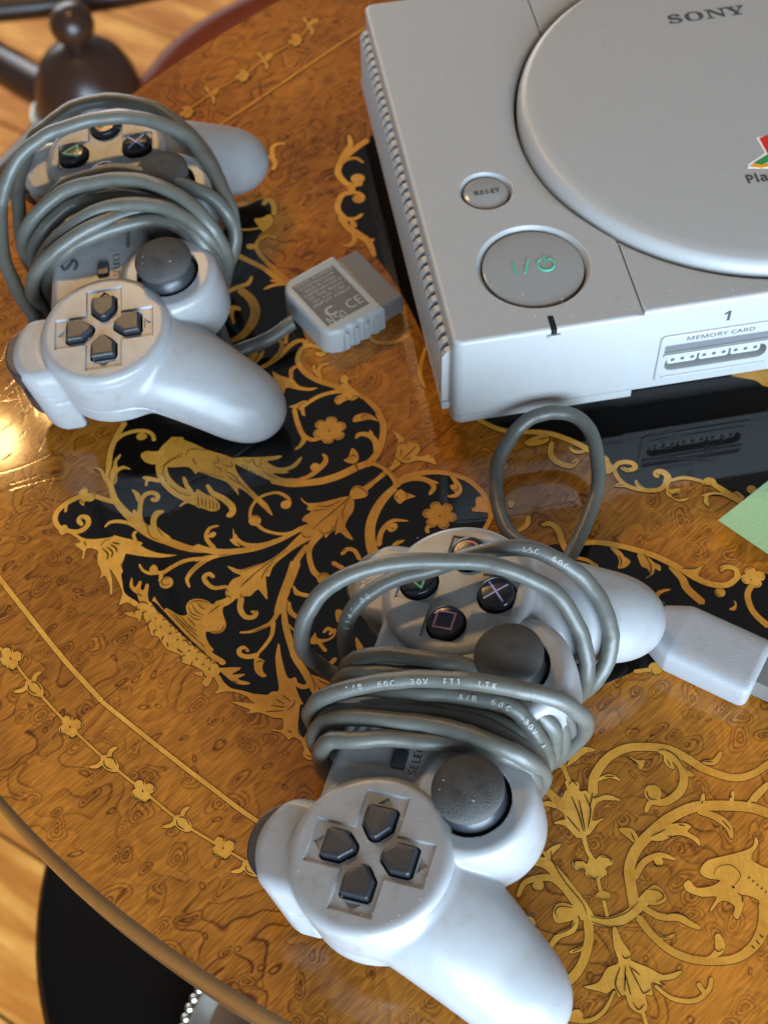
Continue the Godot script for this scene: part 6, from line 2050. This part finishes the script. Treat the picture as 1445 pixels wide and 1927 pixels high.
	var coil := [Vector3(-146.5, 14, -73.7), Vector3(-147.7, 18, -77.2), Vector3(-152.3, 24, -86.4), Vector3(-155.2, 30, -98.7), Vector3(-154.9, 36, -110.5), Vector3(-152.9, 42, -117.6), Vector3(-148.8, 48, -122.7), Vector3(-142.2, 54, -126.9), Vector3(-132.8, 58, -130.6), Vector3(-121.2, 61, -131.3), Vector3(-110.9, 62, -131.4), Vector3(-98.5, 62, -129.4), Vector3(-88.1, 61, -125), Vector3(-78.9, 58, -119.3), Vector3(-73.6, 54, -110.2), Vector3(-70.1, 50, -100.4), Vector3(-67.5, 45, -90.7), Vector3(-67.2, 38, -85), Vector3(-68.9, 32, -81.5), Vector3(-72.8, 24, -78.8), Vector3(-75.9, 16, -78.6), Vector3(-84.2, 5, -81.4), Vector3(-103.6, 4, -87.8), Vector3(-124.4, 4, -94.8), Vector3(-140.3, 8, -100.1), Vector3(-145.2, 20, -101.7), Vector3(-147.5, 26, -102.6), Vector3(-148.4, 32, -108.9), Vector3(-147.7, 38, -117.6), Vector3(-145.4, 42, -129.3), Vector3(-141.1, 46, -137.6), Vector3(-136.7, 50, -142), Vector3(-131, 52, -145.4), Vector3(-121.8, 54, -149.9), Vector3(-111.2, 55, -150.6), Vector3(-101.7, 55, -148.6), Vector3(-90.2, 54, -142.9), Vector3(-81, 52, -133), Vector3(-75.3, 49, -125.1), Vector3(-71.5, 46, -115.3), Vector3(-68.9, 42, -106.5), Vector3(-66.9, 38, -96.8), Vector3(-67.5, 30, -90.4), Vector3(-71.4, 20, -86.8), Vector3(-80.2, 5, -89.5), Vector3(-100.7, 4, -95.7), Vector3(-122.7, 4, -102.4), Vector3(-139.6, 8, -107.5), Vector3(-144.7, 30, -109.1), Vector3(-137.9, 42, -108.3), Vector3(-126.9, 50, -110.9), Vector3(-113.7, 54, -109.9), Vector3(-105.4, 55, -108.6), Vector3(-93.1, 56, -102.3), Vector3(-81.5, 55, -96.1), Vector3(-73.3, 51, -91.5), Vector3(-68, 44, -87.3), Vector3(-67.3, 35, -85.6), Vector3(-70.7, 22, -87.5), Vector3(-80, 5, -89.3), Vector3(-101.6, 4, -93.3), Vector3(-124.7, 4, -97.7), Vector3(-142.5, 8, -101.1), Vector3(-147.9, 26, -102.1), Vector3(-146.4, 36, -100.7), Vector3(-141.5, 45, -100.7), Vector3(-131, 52, -102.9), Vector3(-122.1, 56, -102.8), Vector3(-109.2, 59, -100.5), Vector3(-97.1, 60, -95.8), Vector3(-87.1, 60, -88.3), Vector3(-78.7, 57, -79.1), Vector3(-73.7, 50, -74), Vector3(-71.7, 40, -73.2), Vector3(-72.8, 26, -76.9), Vector3(-81.5, 5, -79.2), Vector3(-101.6, 4, -84.4), Vector3(-123.3, 4, -90.1), Vector3(-139.9, 8, -94.4), Vector3(-144.9, 26, -95.7), Vector3(-143.4, 34, -96.1), Vector3(-138.3, 42, -96.6), Vector3(-129.3, 48, -99.3), Vector3(-118.2, 51, -101.3), Vector3(-106, 52, -101.8), Vector3(-94.3, 52, -98.2), Vector3(-85.1, 51, -91.1), Vector3(-77.6, 48, -82.5), Vector3(-74.2, 40, -79.9), Vector3(-73.5, 26, -79.9), Vector3(-81.8, 5, -82.2), Vector3(-101.1, 4, -87.5), Vector3(-121.7, 4, -93.3), Vector3(-137.6, 8, -97.7), Vector3(-142.4, 28, -99), Vector3(-141, 36, -98.4), Vector3(-135.8, 43, -98.5), Vector3(-125.2, 49, -100.3), Vector3(-110.6, 52, -99), Vector3(-98.4, 53, -95.1), Vector3(-87.2, 53, -86.3), Vector3(-78.6, 50, -77.8), Vector3(-73.7, 42, -73.8), Vector3(-73.6, 28, -76.5), Vector3(-82.1, 5, -78.2), Vector3(-101.9, 4, -82.1), Vector3(-123.1, 4, -86.2), Vector3(-139.4, 8, -89.4), Vector3(-144.3, 24, -90.4), Vector3(-140.5, 36, -86.1), Vector3(-132.8, 47, -86.1), Vector3(-119.1, 54, -88.9), Vector3(-106.4, 57, -88.2), Vector3(-94.2, 58, -84.6), Vector3(-85.1, 57, -79.1), Vector3(-77.6, 52, -73.6), Vector3(-73.9, 42, -72.5), Vector3(-74.3, 26, -75.8), Vector3(-82.9, 5, -76.8), Vector3(-102.9, 4, -79.2), Vector3(-124.3, 4, -81.8), Vector3(-140.7, 8, -83.7), Vector3(-145.7, 24, -84.3), Vector3(-143, 34, -82.5), Vector3(-136.8, 42, -84.4), Vector3(-125.5, 48, -86.7), Vector3(-113, 51, -88.8), Vector3(-102, 52, -88.4), Vector3(-92.3, 52, -85.8), Vector3(-85.1, 51, -80.9), Vector3(-78.8, 47, -75.9), Vector3(-75.1, 38, -73.7), Vector3(-75.3, 26, -74.6), Vector3(-83.7, 5, -75.4), Vector3(-103.4, 4, -77.2), Vector3(-124.4, 4, -79.1), Vector3(-140.6, 8, -80.6), Vector3(-145.5, 22, -81.1), Vector3(-144.6, 32, -78.6), Vector3(-139.1, 42, -78.8), Vector3(-128.3, 50, -80.5), Vector3(-115.3, 54, -83.6), Vector3(-102.9, 54, -87.6), Vector3(-94.7, 54, -86.2), Vector3(-85.1, 53, -77.4), Vector3(-78.5, 48, -71.5), Vector3(-75.5, 38, -69.9), Vector3(-75.9, 24, -75.2), Vector3(-83.7, 5, -76.3), Vector3(-101.9, 4, -78.8), Vector3(-121.3, 4, -81.4), Vector3(-136.3, 8, -83.5), Vector3(-140.8, 24, -84.1), Vector3(-137.5, 34, -82.2), Vector3(-132.4, 43, -80.6), Vector3(-123.6, 49, -80.8), Vector3(-111.7, 52, -81.9), Vector3(-99.3, 53, -82.8), Vector3(-90.5, 53, -80.2), Vector3(-83.9, 51, -76.5), Vector3(-78.7, 47, -72.6), Vector3(-76.5, 38, -70.9), Vector3(-77.1, 26, -74.9)]
	cord(coil, 2.75, back, m)
	cord([Vector3(-79.6, 14, -65.8), Vector3(-76.5, 7, -55), Vector3(-68.2, 6, -56.4), Vector3(-62.2, 7, -57.3), Vector3(-55.1, 9, -59.4), Vector3(-50.1, 10, -61.9)], 2.75, back, m)
	cord_print([Vector3(-66.5, 26, 115.6), Vector3(-66.7, 40, 118.4), Vector3(-62.7, 48, 119.5), Vector3(-54.6, 53, 119.9), Vector3(-42, 57, 122.5), Vector3(-29.7, 60, 125.9), Vector3(-20.8, 62, 129.1), Vector3(-9.1, 62, 133.6), Vector3(-0.3, 60, 136.9), Vector3(6, 54, 137.9), Vector3(11.5, 44, 137.7), Vector3(12.1, 26, 135.2)], "A/B  60C  30V  FT1  LTK", 2.6, wound_cord, 0.24)
	cord_print([Vector3(-60.4, 36, 117.6), Vector3(-49.9, 46, 119.8), Vector3(-39.3, 51, 123.4), Vector3(-30, 54, 127.2), Vector3(-17.9, 55, 131.5), Vector3(-12, 55, 135), Vector3(-7.2, 52, 138.7), Vector3(-3.7, 46, 142), Vector3(-1.2, 36, 142.7), Vector3(-1, 24, 142.4)], "A/B  60C  30V  A", 2.6, wound_cord, 0.45)
	cord_print([Vector3(-21.9, 55, 85.5), Vector3(-9.1, 57, 84.2), Vector3(0, 58, 85), Vector3(8.8, 57, 87.2), Vector3(15.5, 54, 91.1), Vector3(21.3, 50, 94.7), Vector3(25.4, 46, 99.6), Vector3(27.2, 42, 106.1), Vector3(27, 38, 111), Vector3(25.4, 32, 114.5), Vector3(22.2, 26, 117.1), Vector3(19, 20, 117.9), Vector3(14.9, 14, 117.8)], "15C  60C", 2.6, wound_cord, 0.25)
	cord_print([Vector3(-53, 40, 96), Vector3(-50.6, 46, 92.2), Vector3(-45.8, 50, 89.4), Vector3(-35.8, 53, 86.8)], "E148000", 2.6, wound_cord, 0.1)
	plug_front(front)
	plug_back(back)

func cord_print(points: Array, words: String, radius: float, owner_: MeshInstance3D, lead := 0.1) -> void:   # white print that runs along the upper side of a cord
	var path := spline(points, 10)
	var total := 0.0
	for k in path.size() - 1: total += path[k].distance_to(path[k + 1])
	var pitch := 1.95
	var st := SurfaceTool.new()
	st.begin(Mesh.PRIMITIVE_TRIANGLES)
	var at := total * lead
	for ch in words:
		at += pitch
		if ch == " ": continue
		var run := 0.0
		for k in path.size() - 1:
			var l := path[k].distance_to(path[k + 1])
			if run + l >= at:
				var t := (path[k + 1] - path[k]).normalized()
				var n := Vector3(-0.06, 0.80, 0.60)
				n = (n - t * n.dot(t)).normalized()
				var p := path[k].lerp(path[k + 1], (at - run) / l) + n * (radius - 0.02)
				var glyph := lettering(ch, 1.55, "Droid Sans", 500, 0.25)
				st.append_from(glyph, 0, Transform3D(Basis(t, n.cross(t), n), p * MM))
				break
			run += l
	part("cord_print", st.commit(), paint("white_print", Color(0.42, 0.42, 0.38), 0.5), owner_)

func frame_at(x: float, y: float, z: float, dir: Vector2) -> Transform3D:   # local x runs along dir, local y up
	var d := Vector3(dir.x, 0, dir.y).normalized()
	return Transform3D(Basis(d, Vector3.UP, d.cross(Vector3.UP)), Vector3(x, y, z) * MM)

func plug_part(called: String, s: Shape, m: Material, pad: Node3D, where: Transform3D) -> MeshInstance3D:
	var o := part(called, s, m, pad, 32)
	o.transform = pad.transform.affine_inverse() * Transform3D(Basis(), Vector3(0, TABLE * MM, 0)) * where
	return o

func plug_back(pad: Node3D) -> void:
	var grey := paint("plug_plastic", Color(0.36, 0.37, 0.365), 0.36)
	var where := frame_at(-46.0, 0.3, -65.0, Vector2(0.90, -0.43))
	var s := Shape.new()
	var o := PackedVector2Array()
	for q in [[26.5, -17.6], [26.5, 17.6], [21, 17.6], [20, 17.0], [19, 17.0], [18, 17.6], [16, 17.6], [15, 17.0], [14, 17.0], [13, 17.6], [11, 17.6], [10, 17.0], [9, 17.0], [8, 17.6], [6, 17.6], [5, 17.2], [2.2, 15.8], [0.6, 13.6], [0, 10.5], [0, -10.5], [0.6, -13.6], [2.2, -15.8], [5, -17.2]]:
		o.append(Vector2(q[0], q[1]))
	s.raise(o, 3.0, 12.0, 1.6, 2.2, 5)
	var low := PackedVector2Array()
	for q in o: low.append(q)
	s.raise(low, 0.0, 3.0, 0.0, 0.0, 1, [], true)
	var body := plug_part("plug", s, grey, pad, where)
	for k in 4:   # grip ribs on the side of the plug
		s = Shape.new()
		s.raise(PackedVector2Array([Vector2(7.0 + 4.6 * k, 15.5), Vector2(9.2 + 4.6 * k, 15.5), Vector2(9.2 + 4.6 * k, 18.6), Vector2(7.0 + 4.6 * k, 18.6)]), 0.8, 9.4, 0.5, 3.0, 4)
		part("grip_rib", s, grey, body)
	s = Shape.new()
	s.raise(PackedVector2Array([Vector2(26.5, -16), Vector2(36.5, -15.6), Vector2(36.5, 15.6), Vector2(26.5, 16)]), 1.4, 10.2, 0.8, 0.8, 3, [], true)
	var brushed := paint("shroud_plastic", Color(0.17, 0.16, 0.15), 0.30)
	part("plug_shroud", s, brushed, body)
	s = Shape.new()
	s.box(Vector3(3.2, 11.9, -12.6), Vector3(22.8, 12.08, 12.6))
	var plate := part("plug_label", s, paint("label_grey", Color(0.095, 0.095, 0.092), 0.45), body)
	var pale := paint("label_print", Color(0.36, 0.35, 0.32), 0.5)
	# the plate is read from its long side: words run across the plug
	var words := [["CE", 4.4, Vector2(18.6, 8.4), 7.0], ["C", 4.6, Vector2(8.4, 7.0), 4.4], ["N50", 4.0, Vector2(8.6, 11.0), 8.0]]
	for w in words:
		var l := part("plug_lettering", lettering(w[0], w[1], "Droid Sans", 700 if w[0] == "C" else 400), pale, plate)
		flat_text(l, Vector3(w[2].x, 12.1, w[2].y), 0.0, w[3])
	for k in 7:
		var line: String = ["SERIAL NUMBER", "CONTROLLER", "MADE IN CHINA", "COMPLIES WITH PART 15", "OF THE RULES", "DC 3.5V 7.5V", "INPUT ONLY"][k]
		var l := part("plug_lettering", lettering(line, 1.3, "Droid Sans", 400), pale, plate)
		flat_text(l, Vector3(13.0, 12.1, -11.6 + 2.15 * k), 0.0, 17.5 - (k % 3) * 1.6)

func plug_front(pad: Node3D) -> void:
	var grey := paint("worn_plug_plastic", Color(0.36, 0.36, 0.37), 0.5)
	grain(grey, 0.2, 0.009, 14.0, Color(0.94, 0.92, 0.88))
	var where := frame_at(49.6, 0.3, 92.6, Vector2(0.765, 0.644))
	var s := Shape.new()
	var rings := []
	for q in [[-0.2, 4.0, 3.4], [0.0, 6.2, 5.2], [0.8, 7.2, 5.9], [4.5, 9.2, 6.2], [8.2, 11.0, 6.5], [9.4, 11.3, 6.6], [34.6, 11.4, 6.6], [36.2, 10.9, 6.2], [37.0, 9.8, 5.4], [37.2, 8.4, 4.4]]:   # along the plug: half width, half height
		var ring := PackedVector3Array()
		for i in 48:
			var a := TAU * i / 48
			var ca := cos(a)
			var sa := sin(a)
			ring.append(Vector3(q[0], 6.6 + q[2] * signf(sa) * pow(absf(sa), 0.42), q[1] * signf(ca) * pow(absf(ca), 0.42)))
		ring.reverse()
		rings.append(ring)
	s.loft(rings)
	for k in [0, rings.size() - 1]:
		var g: PackedVector3Array = rings[k]
		for i in range(1, 47):
			if k == 0: s.face(g[0], g[i + 1], g[i])
			else: s.face(g[0], g[i], g[i + 1])
	var body := plug_part("plug", s, grey, pad, where)
	s = Shape.new()
	s.raise(PackedVector2Array([Vector2(36, -5), Vector2(46, -5), Vector2(46, 5), Vector2(36, 5)]), 2.0, 10.6, 0.6, 0.6, 2, [], true)
	part("plug_shroud", s, mats.shroud_plastic if mats.has("shroud_plastic") else paint("shroud_plastic", Color(0.17, 0.16, 0.15), 0.30), body)

# ================================================================= the sticky note, the floor and what stands below the table
func build_note() -> void:
	var m := paint("green_paper", Color(0.40, 0.60, 0.30), 0.75)
	grain(m, 0.15, 0.010, 9.0, Color(0.95, 0.95, 0.93))
	var s := Shape.new()
	var u := Vector3(22.6, 0, -14.2).normalized()
	var v := Vector3(12.3, 0, 16.8).normalized()
	var n := 12
	for k in 2:
		for i in n:
			for j in n:
				var q := []
				for d in [[0, 0], [1, 0], [1, 1], [0, 1]]:
					var a: float = 76.0 * (i + d[0]) / n
					var b: float = 76.0 * (j + d[1]) / n
					var lift := 0.4 + 5.4 * pow(1.0 - a / 76.0, 1.6) + 0.5 * sin(b * 0.05)
					q.append(Vector3(83.6, 0, 55.0) + u * a + v * b + Vector3.UP * (lift - 0.12 * k))
				if k == 0: s.quad(q[0], q[3], q[2], q[1])
				else: s.quad(q[0], q[1], q[2], q[3])
	var t := thing("sticky_note", "pale green paper note lying on the table at the right edge", "paper note")
	part("sheet", s, m, t)

func build_floor() -> void:
	var t := Node3D.new()
	t.name = "floor"
	add_child(t, true)
	tag(t, "pale yellow pine board floor below the table", "", "", "structure")
	var boards := [paint("pine_a", Color(0.80, 0.40, 0.09), 0.4), paint("pine_b", Color(0.85, 0.45, 0.11), 0.4), paint("pine_c", Color(0.72, 0.33, 0.07), 0.4)]
	for k in 3:
		var n := FastNoiseLite.new()
		n.seed = 31 + k
		n.frequency = 0.012
		n.fractal_octaves = 4
		n.domain_warp_enabled = true
		n.domain_warp_amplitude = 30.0
		var tex := NoiseTexture2D.new()
		tex.width = 512; tex.height = 512; tex.seamless = true
		tex.noise = n
		var ramp := Gradient.new()
		ramp.set_color(0, Color(0.70, 0.55, 0.42))
		ramp.set_color(1, Color(1.0, 1.0, 1.0))
		tex.color_ramp = ramp
		boards[k].albedo_texture = tex
		boards[k].uv1_triplanar = true
		boards[k].uv1_scale = Vector3(0.9, 5.0, 5.0)
		boards[k].roughness = 0.62
		boards[k].metallic_specular = 0.25
	var w := 118.0
	for k in range(-14, 24):
		var s := Shape.new()
		s.box(Vector3(-2200, -24, k * w), Vector3(2600, 0, k * w + w - 3.0))
		var o := part("floorboard", s, boards[posmod(k, 3)], t)
		o.transform = Transform3D(Basis(Vector3.UP, -0.72), Vector3(-420, 0, -2150) * MM)
	var under := Shape.new()
	under.box(Vector3(-4000, -40, -4000), Vector3(4000, -26, 4000))
	part("subfloor", under, paint("board_gap", Color(0.05, 0.03, 0.015), 0.8), t)

func build_background() -> void:
	var dark := paint("dark_turned_wood", Color(0.034, 0.014, 0.008), 0.30)
	var red := paint("mahogany", Color(0.15, 0.028, 0.010), 0.42)
	red.metallic_specular = 0.2
	# a turned finial where the curved rails of a low stretcher meet, beyond the table's edge
	var c := Vector3(-182, -450, -800)
	var t := thing("wooden_stand", "dark turned wooden stand with ball finial on the floor beyond the table's edge", "wooden stand", c)
	var s := Shape.new()
	s.lathe([Vector2(0, -40), Vector2(50, -40), Vector2(52, -20), Vector2(50, 0), Vector2(46, 18), Vector2(38, 34), Vector2(26, 46), Vector2(14, 52), Vector2(9, 56), Vector2(9, 60)], 40)
	part("turned_cap", s, dark, t)
	s = Shape.new()
	s.ball(Vector3(0, 74, 0), Vector3(20, 20, 20), 24)
	part("ball_finial", s, dark, t)
	s = Shape.new()
	s.lathe([Vector2(0, -290), Vector2(60, -290), Vector2(56, -270), Vector2(24, -240), Vector2(18, -140), Vector2(30, -60), Vector2(44, -40)], 28)
	part("column", s, dark, t)
	s = Shape.new()
	var hoop := PackedVector3Array()
	for i in 40: hoop.append(Vector3(56 * cos(TAU * i / 39), -22, 56 * sin(TAU * i / 39)))
	s.tube(hoop, 4.0, 8)
	part("metal_band", s, paint("dull_metal", Color(0.35, 0.36, 0.30), 0.35, 1.0), t)
	var rails := [
		[[Vector3(30, -16, 30), Vector3(60, -8, 2), Vector3(95, -4, -40), Vector3(150, -4, -80), Vector3(230, -8, -118), Vector3(330, -20, -140)], red, 17.0],
		[[Vector3(-30, -20, -20), Vector3(-70, -24, -70), Vector3(-130, -30, -150), Vector3(-200, -40, -240)], dark, 19.0],
		[[Vector3(-40, -30, 10), Vector3(-90, -40, 60), Vector3(-160, -50, 120)], dark, 17.0],
		[[Vector3(-160, 0, -150), Vector3(0, 0, -140), Vector3(100, 0, -150), Vector3(330, 0, -190)], dark, 14.0],
	]
	for r in rails:
		s = Shape.new()
		s.tube(spline(r[0], 10), r[2], 14)
		part("curved_rail", s, r[1], t)
	# a round black stool top below the near edge of the table, with a beaded silver tray on it
	var stool := thing("round_stool", "black round stool standing under the near left edge of the table", "stool", Vector3(0, 0, 0))
	s = Shape.new()
	var mid := Vector3(-46, -330, 46)
	s.lathe([Vector2(0, -30), Vector2(178, -30), Vector2(186, -22), Vector2(188, -10), Vector2(184, -2), Vector2(174, 0), Vector2(0.01, 0)], 96, mid)
	var leather := paint("black_leather", Color(0.003, 0.0026, 0.0026), 0.55)
	leather.metallic_specular = 0.2
	part("seat", s, leather, stool)
	for k in 4:
		s = Shape.new()
		var a := TAU * k / 4 + 0.6
		s.tube(PackedVector3Array([mid + Vector3(120 * cos(a), -30, 120 * sin(a)), mid + Vector3(150 * cos(a), -410, 150 * sin(a))]), 14, 12)
		part("leg", s, dark, stool)
	var silver := paint("silver", Color(0.72, 0.70, 0.62), 0.25, 1.0)
	var tray := thing("silver_tray", "silver tray with beaded rim lying on the black stool", "tray")
	s = Shape.new()
	var tc := Vector3(-92, -328, 128)
	s.lathe([Vector2(0, 0.5), Vector2(60, 0.5), Vector2(64, 5), Vector2(67, 8), Vector2(67.5, 9), Vector2(66, 9.4), Vector2(63, 6.5), Vector2(59, 2), Vector2(0.01, 2)], 96, tc)
	part("dish", s, silver, tray)
	var bead := Shape.new()
	bead.ball(Vector3.ZERO, Vector3(2.6, 2.6, 2.6), 10)
	var bm := bead.mesh()
	for k in 84:
		var a := TAU * k / 84
		var o := part("bead", bm, silver, tray)
		o.position = (tc + Vector3(70 * cos(a), 8, 70 * sin(a))) * MM
